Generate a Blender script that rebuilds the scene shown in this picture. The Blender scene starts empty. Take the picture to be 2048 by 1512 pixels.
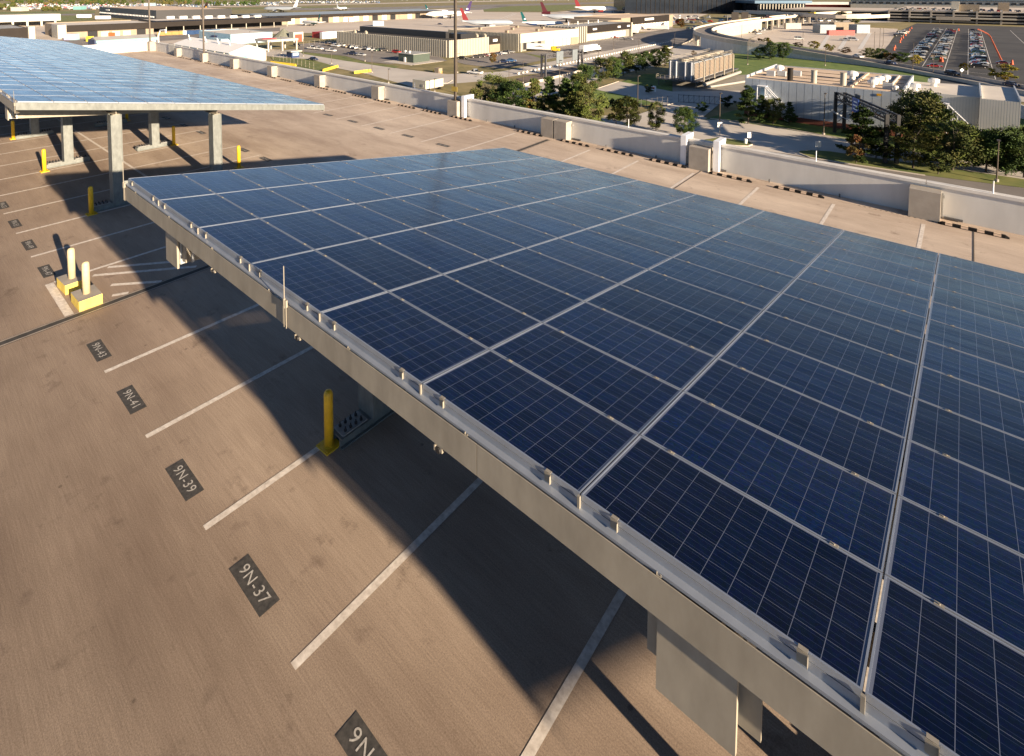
import bpy, bmesh, math, random
from mathutils import Vector, Matrix
random.seed(7)
R = math.radians
S = bpy.context.scene
COL = S.collection

# ------------------------------------------------------------------ camera
CAM_Z, YAW, PITCH, FPX, PCX, PCY, IW, IH = 8.409, 0.7434, 0.0574, 1101.846, 923.94, 47.94, 2048.0, 1512.0
cam = bpy.data.objects.new("camera", bpy.data.cameras.new("camera"))
COL.objects.link(cam)
cam.location = (0, 0, CAM_Z)
cam.rotation_euler = (math.pi / 2 - PITCH, 0, YAW)
cam.data.sensor_width = 36
cam.data.lens = 36 * FPX / IW
cam.data.shift_x = (IW / 2 - PCX) / IW
cam.data.shift_y = (PCY - IH / 2) / IW
cam.data.clip_start = 0.1
cam.data.clip_end = 12000
S.camera = cam

# ------------------------------------------------------------------ sky, sun, exposure
SUN_EL, SUN_AZ = R(13.9), R(-6.0)            # azimuth measured from +X towards +Y
sunv = Vector((math.cos(SUN_EL) * math.cos(SUN_AZ), math.cos(SUN_EL) * math.sin(SUN_AZ), math.sin(SUN_EL)))
W = bpy.data.worlds.new("World"); S.world = W; W.use_nodes = True
nt = W.node_tree
sky = nt.nodes.new("ShaderNodeTexSky"); sky.sky_type = 'NISHITA'; sky.sun_disc = False
sky.sun_elevation = SUN_EL
sky.sun_rotation = math.pi / 2 - SUN_AZ
sky.altitude = 2000; sky.air_density = 0.6; sky.dust_density = 0.0; sky.ozone_density = 1.0
nt.links.new(sky.outputs[0], nt.nodes["Background"].inputs[0])
nt.nodes["Background"].inputs[1].default_value = 0.052
sun = bpy.data.objects.new("sun", bpy.data.lights.new("sun", 'SUN')); COL.objects.link(sun)
sun.data.energy = 5.0; sun.data.angle = R(0.53); sun.data.color = (1.0, 0.80, 0.58)
sun.rotation_euler = sunv.to_track_quat('Z', 'Y').to_euler()
sun.location = (60, -5, 60)
S.view_settings.view_transform = 'Standard'; S.view_settings.look = 'None'
S.view_settings.exposure = 1.58; S.view_settings.gamma = 1.0; S.view_settings.use_curve_mapping = False
S.render.engine = 'CYCLES'

# ------------------------------------------------------------------ helpers
_f = Vector((-math.sin(YAW), math.cos(YAW), 0)); _r = Vector((math.cos(YAW), math.sin(YAW), 0)); _u = Vector((0, 0, 1))
_F = _f * math.cos(PITCH) - _u * math.sin(PITCH); _U = _u * math.cos(PITCH) + _f * math.sin(PITCH)
GZ = -23.0                                    # level of the ground round the garage
def gp(x, y, z=GZ):
    """point of the horizontal plane z seen at photograph pixel (x, y)"""
    d = _r * ((x - PCX) / FPX) - _U * ((y - PCY) / FPX) + _F
    t = (z - CAM_Z) / d.z
    return Vector((d.x * t, d.y * t, z))
def px_per_m(p):
    return FPX / max((Vector(p) - Vector((0, 0, CAM_Z))).dot(_F), 1e-3)

class MB:
    """collects faces, then links them as ONE mesh object"""
    def __init__(s): s.v = []; s.f = []; s.m = []; s.uv = {}
    def add(s, vs, fs, m=0):
        b = len(s.v); s.v += [tuple(q) for q in vs]
        for f in fs: s.f.append([b + i for i in f]); s.m.append(m)
        return s
    def box(s, x0, x1, y0, y1, z0, z1, m=0):
        if x0 > x1: x0, x1 = x1, x0
        if y0 > y1: y0, y1 = y1, y0
        if z0 > z1: z0, z1 = z1, z0
        return s.add([(x0,y0,z0),(x1,y0,z0),(x1,y1,z0),(x0,y1,z0),(x0,y0,z1),(x1,y0,z1),(x1,y1,z1),(x0,y1,z1)],
                     [(3,2,1,0),(4,5,6,7),(0,1,5,4),(1,2,6,5),(2,3,7,6),(3,0,4,7)], m)
    def obox(s, c, ax, lx, ly, z0, z1, m=0):
        """box centred at c (xy), its long side lx along the unit vector ax"""
        a = Vector((ax[0], ax[1], 0)).normalized(); b = Vector((-a.y, a.x, 0)); c = Vector((c[0], c[1], 0))
        q = [c - a*lx/2 - b*ly/2, c + a*lx/2 - b*ly/2, c + a*lx/2 + b*ly/2, c - a*lx/2 + b*ly/2]
        return s.prism([(p.x, p.y) for p in q], z0, z1, m)
    def prism(s, poly, z0, z1, m=0, mt=None):
        n = len(poly)
        ar = sum(poly[i][0]*poly[(i+1) % n][1] - poly[(i+1) % n][0]*poly[i][1] for i in range(n))
        if ar < 0: poly = poly[::-1]
        vs = [(p[0], p[1], z0) for p in poly] + [(p[0], p[1], z1) for p in poly]
        s.add(vs, [tuple(range(n))[::-1]] + [(i, (i+1) % n, n+(i+1) % n, n+i) for i in range(n)], m)
        b = len(s.v) - 2*n
        s.f.append([b+n+i for i in range(n)]); s.m.append(m if mt is None else mt)
        return s
    def sheet(s, poly, z, m=0):
        n = len(poly)
        ar = sum(poly[i][0]*poly[(i+1) % n][1] - poly[(i+1) % n][0]*poly[i][1] for i in range(n))
        if ar < 0: poly = poly[::-1]
        return s.add([(p[0], p[1], z) for p in poly], [tuple(range(n))], m)
    def cyl(s, p0, p1, r0, r1=None, n=10, m=0, cap=True):
        r1 = r0 if r1 is None else r1
        p0, p1 = Vector(p0), Vector(p1); d = (p1-p0).normalized()
        a = d.orthogonal().normalized(); b = d.cross(a)
        vs = []
        for p, r in ((p0, r0), (p1, r1)):
            for i in range(n):
                t = 2*math.pi*i/n; vs.append(p + a*(r*math.cos(t)) + b*(r*math.sin(t)))
        fs = [(i, (i+1) % n, n+(i+1) % n, n+i) for i in range(n)]
        if cap: fs += [tuple(range(n))[::-1], tuple(range(n, 2*n))]
        return s.add(vs, fs, m)
    def tube(s, pts, r, n=8, m=0):
        for a, b in zip(pts, pts[1:]): s.cyl(a, b, r, r, n, m)
        return s
    def lathe(s, c, prof, n=14, m=0):
        vs = []; k = len(prof)
        for r, z in prof:
            for i in range(n):
                t = 2*math.pi*i/n; vs.append((c[0]+r*math.cos(t), c[1]+r*math.sin(t), c[2]+z))
        fs = [(j*n+i, j*n+(i+1) % n, (j+1)*n+(i+1) % n, (j+1)*n+i) for j in range(k-1) for i in range(n)]
        fs += [tuple(range(n))[::-1], tuple((k-1)*n+i for i in range(n))]
        return s.add(vs, fs, m)
    def xprism(s, prof, x0, x1, m=0):
        """profile of (y, z) points swept along X"""
        n = len(prof)
        ar = sum(prof[i][0]*prof[(i+1) % n][1] - prof[(i+1) % n][0]*prof[i][1] for i in range(n))
        if ar < 0: prof = prof[::-1]
        vs = [(x0, p[0], p[1]) for p in prof] + [(x1, p[0], p[1]) for p in prof]
        return s.add(vs, [tuple(range(n))[::-1], tuple(range(n, 2*n))] + [(i, (i+1) % n, n+(i+1) % n, n+i) for i in range(n)], m)
    def yprism(s, prof, y0, y1, m=0):
        """profile of (x, z) points swept along Y"""
        n = len(prof)
        ar = sum(prof[i][0]*prof[(i+1) % n][1] - prof[(i+1) % n][0]*prof[i][1] for i in range(n))
        if ar > 0: prof = prof[::-1]
        vs = [(p[0], y0, p[1]) for p in prof] + [(p[0], y1, p[1]) for p in prof]
        return s.add(vs, [tuple(range(n))[::-1], tuple(range(n, 2*n))] + [(i, (i+1) % n, n+(i+1) % n, n+i) for i in range(n)], m)
    def xform(s, M):
        s.v = [tuple(M @ Vector(q)) for q in s.v]; return s
    def build(s, name, mats, parent=None, smooth=False, local=False, origin=None):
        """vertices are world coordinates unless local; a child keeps them relative to its parent"""
        me = bpy.data.meshes.new(name)
        vs = s.v
        off = Vector((0, 0, 0))
        if not local:
            if parent is not None: off = world_loc(parent); M = world_rot(parent).inverted()
            elif origin is not None: off = Vector(origin)
            if parent is not None: vs = [tuple(M @ (Vector(q) - off)) for q in vs]
            elif origin is not None: vs = [tuple(Vector(q) - off) for q in vs]
        me.from_pydata(vs, [], s.f)
        if not isinstance(mats, (list, tuple)): mats = [mats]
        for q in mats: me.materials.append(q)
        me.polygons.foreach_set("material_index", s.m)
        if smooth: me.polygons.foreach_set("use_smooth", [True]*len(s.f))
        me.update()
        o = bpy.data.objects.new(name, me); COL.objects.link(o)
        if parent is not None: o.parent = parent
        elif origin is not None and not local: o.location = origin
        return o
def world_loc(o):
    M = Matrix.Identity(4)
    while o is not None: M = Matrix.Translation(o.location) @ o.rotation_euler.to_matrix().to_4x4() @ M; o = o.parent
    return M.to_translation()
def world_rot(o):
    M = Matrix.Identity(3)
    while o is not None: M = o.rotation_euler.to_matrix() @ M; o = o.parent
    return M
def tag(o, label=None, cat=None, group=None, kind=None):
    if label: o["label"] = label
    if cat: o["category"] = cat
    if group: o["group"] = group
    if kind: o["kind"] = kind
    return o
def thing(name, loc, label, cat, group=None, rz=0.0):
    o = bpy.data.objects.new(name, None); COL.objects.link(o)
    o.empty_display_size = 0.3; o.location = loc; o.rotation_euler = (0, 0, rz)
    return tag(o, label, cat, group)
def dup_tree(o, parent=None):
    c = o.copy(); COL.objects.link(c); c.parent = parent
    for ch in list(o.children): dup_tree(ch, c)
    return c
ORD = ["first","second","third","fourth","fifth","sixth","seventh","eighth","ninth","tenth","eleventh","twelfth","thirteenth",
       "fourteenth","fifteenth","sixteenth","seventeenth","eighteenth","nineteenth","twentieth","twenty-first","twenty-second","twenty-third","twenty-fourth"]

# ------------------------------------------------------------------ materials
def mat(name, col, rough=0.7, metal=0.0, var=0.12, scale=3.0, bump=0.0, stretch=None, col2=None, spec=0.5, detail=4.0, coat=0.0):
    """a colour broken up by noise in object space"""
    m = bpy.data.materials.new(name); m.use_nodes = True
    t = m.node_tree; b = t.nodes["Principled BSDF"]
    b.inputs["Roughness"].default_value = rough; b.inputs["Metallic"].default_value = metal
    b.inputs["Specular IOR Level"].default_value = spec
    if coat: b.inputs["Coat Weight"].default_value = coat; b.inputs["Coat Roughness"].default_value = 0.08
    geo = t.nodes.new("ShaderNodeNewGeometry"); mp = t.nodes.new("ShaderNodeMapping")
    if stretch: mp.inputs["Scale"].default_value = stretch
    t.links.new(geo.outputs["Position"], mp.inputs[0])
    n = t.nodes.new("ShaderNodeTexNoise"); n.inputs["Scale"].default_value = scale; n.inputs["Detail"].default_value = detail
    n.inputs["Roughness"].default_value = 0.62
    t.links.new(mp.outputs[0], n.inputs["Vector"])
    r = t.nodes.new("ShaderNodeValToRGB"); r.color_ramp.elements[0].position = 0.3; r.color_ramp.elements[1].position = 0.72
    c2 = col2 if col2 else tuple(min(1, c*(1+var)) for c in col)
    c1 = tuple(c*(1-var) for c in col)
    r.color_ramp.elements[0].color = (*c1, 1); r.color_ramp.elements[1].color = (*c2, 1)
    t.links.new(n.outputs[0], r.inputs[0]); t.links.new(r.outputs[0], b.inputs["Base Color"])
    if bump:
        bp = t.nodes.new("ShaderNodeBump"); bp.inputs["Strength"].default_value = bump; bp.inputs["Distance"].default_value = 0.02
        t.links.new(n.outputs[0], bp.inputs["Height"]); t.links.new(bp.outputs[0], b.inputs["Normal"])
    return m

def deck_material():
    m = bpy.data.materials.new("deck_concrete"); m.use_nodes = True
    t = m.node_tree; L = t.links; b = t.nodes["Principled BSDF"]
    b.inputs["Roughness"].default_value = 0.82; b.inputs["Specular IOR Level"].default_value = 0.35
    geo = t.nodes.new("ShaderNodeNewGeometry")
    def noise(scale, detail, stretch=(1,1,1), rough=0.6):
        mp = t.nodes.new("ShaderNodeMapping"); mp.inputs["Scale"].default_value = stretch
        L.new(geo.outputs["Position"], mp.inputs[0])
        n = t.nodes.new("ShaderNodeTexNoise"); n.inputs["Scale"].default_value = scale; n.inputs["Detail"].default_value = detail
        n.inputs["Roughness"].default_value = rough
        L.new(mp.outputs[0], n.inputs["Vector"]); return n.outputs[0]
    def ramp(src, p0, c0, p1, c1):
        r = t.nodes.new("ShaderNodeValToRGB"); r.color_ramp.elements[0].position = p0; r.color_ramp.elements[1].position = p1
        r.color_ramp.elements[0].color = (*c0, 1); r.color_ramp.elements[1].color = (*c1, 1); L.new(src, r.inputs[0]); return r.outputs[0]
    def mix(a, c, fac, mode='MULTIPLY'):
        x = t.nodes.new("ShaderNodeMix"); x.data_type = 'RGBA'; x.blend_type = mode; x.inputs[0].default_value = fac
        L.new(a, x.inputs[6]); L.new(c, x.inputs[7]); return x.outputs[2]
    base = ramp(noise(0.16, 5), 0.3, (0.41, 0.312, 0.238), 0.7, (0.525, 0.418, 0.325))
    broom = ramp(noise(9.0, 6, (0.12, 5.0, 1), 0.8), 0.36, (0.66, 0.64, 0.62), 0.62, (1.06, 1.06, 1.06))
    base = mix(base, broom, 0.6)
    grit = ramp(noise(55.0, 5, (1, 1, 1), 0.85), 0.34, (0.48, 0.46, 0.44), 0.6, (1.1, 1.1, 1.1))
    base = mix(base, grit, 0.8)
    lanes = ramp(noise(0.55, 4, (0.22, 1.0, 1), 0.65), 0.30, (0.62, 0.58, 0.56), 0.62, (1.06, 1.06, 1.05))
    base = mix(base, lanes, 0.85)
    oil = ramp(noise(2.3, 3, (1, 1, 1), 0.55), 0.20, (0.55, 0.52, 0.52), 0.36, (1, 1, 1))
    base = mix(base, oil, 0.8)
    spots = t.nodes.new("ShaderNodeTexVoronoi"); spots.inputs["Scale"].default_value = 1.3
    L.new(geo.outputs["Position"], spots.inputs["Vector"])
    base = mix(base, ramp(spots.outputs["Distance"], 0.03, (0.35, 0.33, 0.32), 0.055, (1, 1, 1)), 0.6)
    blot = ramp(noise(1.1, 5, (1, 1, 1), 0.7), 0.27, (0.50, 0.47, 0.46), 0.40, (1, 1, 1))
    base = mix(base, blot, 0.9)
    dot = t.nodes.new("ShaderNodeTexVoronoi"); dot.inputs["Scale"].default_value = 0.55; L.new(geo.outputs["Position"], dot.inputs["Vector"])
    base = mix(base, ramp(dot.outputs["Distance"], 0.018, (0.22, 0.20, 0.19), 0.035, (1, 1, 1)), 0.8)
    # brightness falloff painted into colour: near deck dimmed beyond tyre wear, far deck lightened
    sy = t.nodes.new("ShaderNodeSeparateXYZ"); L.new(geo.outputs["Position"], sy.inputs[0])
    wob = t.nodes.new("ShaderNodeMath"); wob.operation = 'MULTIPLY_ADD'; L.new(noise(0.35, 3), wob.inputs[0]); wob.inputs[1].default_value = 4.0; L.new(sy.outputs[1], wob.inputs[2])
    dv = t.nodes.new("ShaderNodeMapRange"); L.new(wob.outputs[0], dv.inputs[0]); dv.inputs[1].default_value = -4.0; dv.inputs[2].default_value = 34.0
    falloff_ramp = t.nodes.new("ShaderNodeValToRGB"); e = falloff_ramp.color_ramp.elements
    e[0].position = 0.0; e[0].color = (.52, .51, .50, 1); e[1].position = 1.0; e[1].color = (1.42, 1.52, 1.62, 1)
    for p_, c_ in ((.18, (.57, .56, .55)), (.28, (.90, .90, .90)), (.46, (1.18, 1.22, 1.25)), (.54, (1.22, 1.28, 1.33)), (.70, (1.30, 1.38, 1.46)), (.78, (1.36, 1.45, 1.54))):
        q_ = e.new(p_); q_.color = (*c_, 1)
    L.new(dv.outputs[0], falloff_ramp.inputs[0]); base = mix(base, falloff_ramp.outputs[0], 1.0)
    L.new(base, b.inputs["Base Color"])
    bp = t.nodes.new("ShaderNodeBump"); bp.inputs["Strength"].default_value = 0.35; bp.inputs["Distance"].default_value = 0.01
    L.new(noise(26.0, 6, (0.3, 3.0, 1), 0.75), bp.inputs["Height"]); L.new(bp.outputs[0], b.inputs["Normal"])
    return m

def cell_material():
    """blue polycrystalline cells, ten by six, with white gaps and three bus bars per cell; UV is in metres, the second UV is a number per panel"""
    m = bpy.data.materials.new("solar_cells"); m.use_nodes = True
    t = m.node_tree; L = t.links; b = t.nodes["Principled BSDF"]
    b.inputs["Roughness"].default_value = 0.16; b.inputs["IOR"].default_value = 1.34
    uv = t.nodes.new("ShaderNodeUVMap"); uv.uv_map = "cells"
    pid = t.nodes.new("ShaderNodeUVMap"); pid.uv_map = "pid"
    sx = t.nodes.new("ShaderNodeSeparateXYZ"); L.new(uv.outputs[0], sx.inputs[0])
    sp = t.nodes.new("ShaderNodeSeparateXYZ"); L.new(pid.outputs[0], sp.inputs[0])
    def math_(op, a, c=None):
        n = t.nodes.new("ShaderNodeMath"); n.operation = op
        for i, q in enumerate((a, c)):
            if q is None: continue
            if isinstance(q, (int, float)): n.inputs[i].default_value = q
            else: L.new(q, n.inputs[i])
        return n.outputs[0]
    cu, cv = 0.1625, 0.1605
    u = math_('DIVIDE', math_('SUBTRACT', sx.outputs[0], 0.0265), cu)
    v = math_('DIVIDE', math_('SUBTRACT', sx.outputs[1], 0.016), cv)
    def line(coord, offs, half):
        d = math_('ABSOLUTE', math_('SUBTRACT', math_('FRACT', math_('ADD', coord, 0.5 - offs)), 0.5))
        return math_('LESS_THAN', d, half)
    gap = math_('MAXIMUM', line(u, 0.0, 0.010), line(v, 0.0, 0.009))
    bus = math_('MAXIMUM', line(v, 1/6, 0.0075), math_('MAXIMUM', line(v, 0.5, 0.0075), line(v, 5/6, 0.0075)))
    out = math_('MAXIMUM', math_('MAXIMUM', math_('LESS_THAN', u, 0.0), math_('GREATER_THAN', u, 10.0)),
                math_('MAXIMUM', math_('LESS_THAN', v, 0.0), math_('GREATER_THAN', v, 6.0)))
    gap = math_('MAXIMUM', gap, out)
    # a colour per cell
    cx = t.nodes.new("ShaderNodeCombineXYZ")
    L.new(math_('FLOOR', u), cx.inputs[0]); L.new(math_('FLOOR', v), cx.inputs[1]); L.new(sp.outputs[0], cx.inputs[2])
    wn = t.nodes.new("ShaderNodeTexWhiteNoise"); L.new(cx.outputs[0], wn.inputs[0])
    cr = t.nodes.new("ShaderNodeValToRGB"); e = cr.color_ramp.elements
    e[0].position = 0.0; e[0].color = (0.0006, 0.0040, 0.024, 1); e[1].position = 1.0; e[1].color = (0.0018, 0.0100, 0.050, 1)
    L.new(wn.outputs[0], cr.inputs[0])
    # crystals
    vo = t.nodes.new("ShaderNodeTexVoronoi"); vo.inputs["Scale"].default_value = 45
    cb = t.nodes.new("ShaderNodeCombineXYZ"); L.new(sx.outputs[0], cb.inputs[0]); L.new(sx.outputs[1], cb.inputs[1]); L.new(sp.outputs[0], cb.inputs[2])
    L.new(cb.outputs[0], vo.inputs["Vector"])
    hs = t.nodes.new("ShaderNodeMix"); hs.data_type = 'RGBA'; hs.blend_type = 'MULTIPLY'; hs.inputs[0].default_value = 0.55
    L.new(cr.outputs[0], hs.inputs[6]); L.new(vo.outputs["Color"], hs.inputs[7])
    pr = t.nodes.new("ShaderNodeValToRGB"); pr.color_ramp.elements[0].color = (0.45, 0.52, 0.6, 1); pr.color_ramp.elements[1].color = (1.7, 1.7, 1.55, 1)
    L.new(sp.outputs[1], pr.inputs[0])
    hp = t.nodes.new("ShaderNodeMix"); hp.data_type = 'RGBA'; hp.blend_type = 'MULTIPLY'; hp.inputs[0].default_value = 1.0
    L.new(hs.outputs[2], hp.inputs[6]); L.new(pr.outputs[0], hp.inputs[7])
    m1 = t.nodes.new("ShaderNodeMix"); m1.data_type = 'RGBA'; L.new(bus, m1.inputs[0]); L.new(hp.outputs[2], m1.inputs[6]); m1.inputs[7].default_value = (0.024, 0.036, 0.075, 1)
    m2 = t.nodes.new("ShaderNodeMix"); m2.data_type = 'RGBA'; L.new(gap, m2.inputs[0]); L.new(m1.outputs[2], m2.inputs[6]); m2.inputs[7].default_value = (0.125, 0.145, 0.20, 1)
    # dust and dried water marks
    geo = t.nodes.new("ShaderNodeNewGeometry")
    du = t.nodes.new("ShaderNodeTexNoise"); du.inputs["Scale"].default_value = 1.1; du.inputs["Detail"].default_value = 6; du.inputs["Roughness"].default_value = 0.65
    L.new(geo.outputs["Position"], du.inputs["Vector"])
    dr = t.nodes.new("ShaderNodeMapRange"); L.new(du.outputs[0], dr.inputs[0]); dr.inputs[1].default_value = 0.35; dr.inputs[2].default_value = 0.8
    dr.inputs[3].default_value = 0.0; dr.inputs[4].default_value = 0.014
    ed = t.nodes.new("ShaderNodeMapRange"); L.new(sx.outputs[1], ed.inputs[0]); ed.inputs[1].default_value = 0.80; ed.inputs[2].default_value = 0.985; ed.inputs[3].default_value = 0.0; ed.inputs[4].default_value = 0.06
    dsum = math_('ADD', dr.outputs[0], math_('MULTIPLY', ed.outputs[0], math_('MULTIPLY', du.outputs[0], sp.outputs[1])))
    vd = t.nodes.new("ShaderNodeTexVoronoi"); vd.inputs["Scale"].default_value = 0.9; L.new(geo.outputs["Position"], vd.inputs["Vector"])
    dsum = math_('MAXIMUM', dsum, math_('MULTIPLY', math_('LESS_THAN', vd.outputs["Distance"], 0.022), 0.5))
    m3 = t.nodes.new("ShaderNodeMix"); m3.data_type = 'RGBA'; L.new(dsum, m3.inputs[0]); L.new(m2.outputs[2], m3.inputs[6]); m3.inputs[7].default_value = (0.32, 0.30, 0.27, 1)
    L.new(m3.outputs[2], b.inputs["Base Color"])
    rr = t.nodes.new("ShaderNodeMapRange"); L.new(du.outputs[0], rr.inputs[0]); rr.inputs[1].default_value = 0.3; rr.inputs[2].default_value = 0.75
    rr.inputs[3].default_value = 0.14; rr.inputs[4].default_value = 0.27
    L.new(rr.outputs[0], b.inputs["Roughness"])
    wv = t.nodes.new("ShaderNodeTexNoise"); wv.inputs["Scale"].default_value = 1.4; wv.inputs["Detail"].default_value = 3
    wm = t.nodes.new("ShaderNodeMapping"); wm.inputs["Scale"].default_value = (0.6, 2.2, 1); L.new(geo.outputs["Position"], wm.inputs[0]); L.new(wm.outputs[0], wv.inputs["Vector"])
    wb = t.nodes.new("ShaderNodeBump"); wb.inputs["Strength"].default_value = 0.6; wb.inputs["Distance"].default_value = 0.012
    L.new(wv.outputs[0], wb.inputs["Height"]); L.new(wb.outputs[0], b.inputs["Normal"])
    return m

M = {}
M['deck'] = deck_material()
M['cells'] = cell_material()
M['alu'] = mat("anodised_aluminium", (0.29, 0.325, 0.38), 0.45, 0.4, 0.08, 6)
M['galv'] = mat("galvanised_steel", (0.30, 0.27, 0.215), 0.65, 0.0, 0.16, 5, stretch=(1, 1, 0.35))
M['galv_grey'] = mat("spangled_galvanised_steel", (0.155, 0.168, 0.16), 0.55, 0.1, 0.25, 7, stretch=(1, 1, 0.5), detail=6)
M['clip'] = mat("dull_zinc_clip", (0.27, 0.245, 0.20), 0.6, 0.1, 0.1, 12)
M['galv_dark'] = mat("weathered_galvanised_steel", (0.30, 0.30, 0.29), 0.6, 0.3, 0.2, 8)
M['galv_bright'] = mat("bright_galvanised_steel", (0.42, 0.45, 0.48), 0.45, 0.4, 0.1, 12)
M['shade_steel'] = mat("dark_steel", (0.10, 0.10, 0.105), 0.6, 0.3, 0.2, 6)
M['paint_line'] = mat("worn_line_paint", (0.55, 0.48, 0.41), 0.75, 0, 0.16, 7, col2=(0.80, 0.74, 0.67), stretch=(1.5, 1.5, 1), detail=9)
M['line_text'] = mat("stencil_paint", (0.36, 0.34, 0.31), 0.7, 0, 0.25, 30, col2=(0.62, 0.59, 0.54), detail=8)
M['black_paint'] = mat("black_stall_paint", (0.038, 0.036, 0.035), 0.8, 0, 0.3, 14, col2=(0.085, 0.078, 0.07), detail=9)
M['yellow'] = mat("safety_yellow_paint", (0.62, 0.38, 0.02), 0.5, 0, 0.08, 5, col2=(0.80, 0.51, 0.02))
M['cream'] = mat("cream_bollard_sleeve", (0.55, 0.45, 0.26), 0.55, 0, 0.1, 4, col2=(0.62, 0.52, 0.33))
M['concrete'] = mat("cast_concrete", (0.32, 0.29, 0.25), 0.85, 0, 0.14, 2.2, bump=0.15)
M['wall'] = mat("parapet_concrete", (0.56, 0.555, 0.53), 0.85, 0, 0.12, 0.9, stretch=(1, 1, 0.25), bump=0.08, detail=6)
M['coping'] = mat("coping_concrete", (0.60, 0.585, 0.55), 0.8, 0, 0.1, 2)
M['rubber'] = mat("black_rubber", (0.009, 0.008, 0.008), 0.8, 0, 0.2, 10, spec=0.2)
M['reflector'] = mat("reflector_tape", (0.62, 0.47, 0.34), 0.6, 0, 0.15, 12)
M['white_steel'] = mat("white_painted_steel", (0.78, 0.80, 0.83), 0.45, 0, 0.05, 3)
M['bronze'] = mat("bronze_painted_steel", (0.085, 0.068, 0.052), 0.5, 0.2, 0.15, 3)
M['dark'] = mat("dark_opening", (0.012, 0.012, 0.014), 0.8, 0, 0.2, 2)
M['black'] = mat("black_paint", (0.02, 0.02, 0.022), 0.5, 0, 0.2, 4)
# ------------------------------------------------------------------ the parking deck
def yw(x): return 26.28 - 0.0168 * x             # front of the pilasters along the north parapet
XW, XE, YS = -87.5, 46.0, -30.0
m = MB()
poly = [(XW, YS), (XE, YS), (XE, yw(XE)+0.95), (XW, yw(XW)+0.95)]
n = 16
xs = [XW + (XE-XW)*i/n for i in range(n+1)]
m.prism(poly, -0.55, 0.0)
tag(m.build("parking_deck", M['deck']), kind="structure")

LZ = 0.004
def strip(mb, p, q, w, z=LZ, m=0):
    p, q = Vector((p[0], p[1], 0)), Vector((q[0], q[1], 0)); d = (q-p).normalized(); k = Vector((-d.y, d.x, 0))*w/2
    mb.sheet([(a.x, a.y) for a in (p-k, q-k, q+k, p+k)], z, m)
lines = MB()
Y0, YC, YN = 3.29, 8.45, 13.65
south = [-5.89-2.6328*i for i in range(-2, 4)] + [-21.65-2.52*i for i in range(25)]
for x in south + [2.02, 4.66, 7.3, 9.9]:
    strip(lines, (x, Y0), (x, YC-0.06), 0.115); strip(lines, (x, YC+0.06), (x, YN), 0.115)
for x0, x1 in ((-84.0, -19.25), (-16.4, 10.0)): strip(lines, (x0, YC), (x1, YC), 0.115, LZ)
for x in [-0.9-2.74*i for i in range(-5, 6)] + [-19.65-2.74*i for i in range(23)]:
    strip(lines, (x, 21.3 - 0.35), (x, yw(x)-0.55), 0.115)
strip(lines, (-19.25, 3.31), (-16.95, 3.31), 0.2)           # hatched bay beside the expansion joint
strip(lines, (-19.25, 3.43), (-19.25, YC-0.1), 0.115)
for a, c in (((-19.1, 4.75), (-17.6, 6.75)), ((-18.86, 4.3), (-17.15, 6.6)), ((-17.85, 4.5), (-17.0, 5.55)), ((-17.2, 4.35), (-17.02, 4.7))):
    strip(lines, a, c, 0.13)
tag(lines.build("stall_lines", M['paint_line']), kind="structure")

jt = MB()                                                     # expansion joint across the deck
def jx(y): return -16.78 - 0.026*(y-3)
for dx, w, k in ((0.0, 0.30, 0), (-0.11, 0.05, 1), (0.11, 0.05, 1)):
    strip(jt, (jx(YS)+dx, YS), (jx(26.2)+dx, 26.2), w, LZ+(0.004 if k else 0.0), k)
for x in (0.42, -9.0, -43.0, -60.0): strip(jt, (x, 20.0), (x+0.02, yw(x)), 0.03, LZ+0.004, 0)
tag(jt.build("expansion_joint", [mat("joint_seal", (0.05, 0.045, 0.04), 0.8, 0, 0.3, 5), mat("joint_edge", (0.33, 0.28, 0.23), 0.7, 0, 0.2, 5)]), kind="structure")
rg = MB()                                                     # row of drill marks and the ring stain in the far bay
for i in range(15):
    x = -2.9+i*0.17; rg.box(x, x+0.07, yw(x)-0.06+0.02*(i % 3), yw(x)-0.02+0.02*(i % 3), 0.0005, 0.004)
tag(rg.build("old_wheel_stop_marks", M['black_paint']), kind="structure")

# painted stall numbers
FONT = {}
def text_mesh(s, size, squeeze=1.0, space=1.12):
    k = (s, size)
    if k in FONT: return FONT[k]
    cu = bpy.data.curves.new("t", 'FONT'); cu.body = s; cu.size = size; cu.align_x = 'CENTER'; cu.align_y = 'CENTER'; cu.space_character = space
    cu.resolution_u = 3
    o = bpy.data.objects.new("t", cu); COL.objects.link(o)
    dg = bpy.context.evaluated_depsgraph_get()
    me = bpy.data.meshes.new_from_object(o.evaluated_get(dg)); bpy.data.objects.remove(o); bpy.data.curves.remove(cu)
    FONT[k] = me
    return me
def lettering(s, size, material, parent, loc, rot=(0, 0, 0), name="lettering", scale=(1, 1, 1)):
    me = text_mesh(s, size).copy(); me.materials.clear(); me.materials.append(material)
    o = bpy.data.objects.new(name, me); COL.objects.link(o); o.parent = parent; o.location = loc; o.rotation_euler = rot; o.scale = scale
    return o
tagmb = MB().sheet([(-0.46, -0.15), (0.46, -0.15), (0.46, 0.15), (-0.46, 0.15)], 0.0)
def stall_number(txt, x, y, label, flip=False):
    t = thing("stall_number", (x, y, LZ), label, "stall number", "stall numbers painted on the deck", math.pi if flip else 0)
    a = tagmb.build("black_patch", M['black_paint'], t, local=True)
    lettering(txt, 0.22, M['line_text'], t, (0, 0, 0.003), scale=(1.12, 1.0, 1))
    return t
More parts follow.
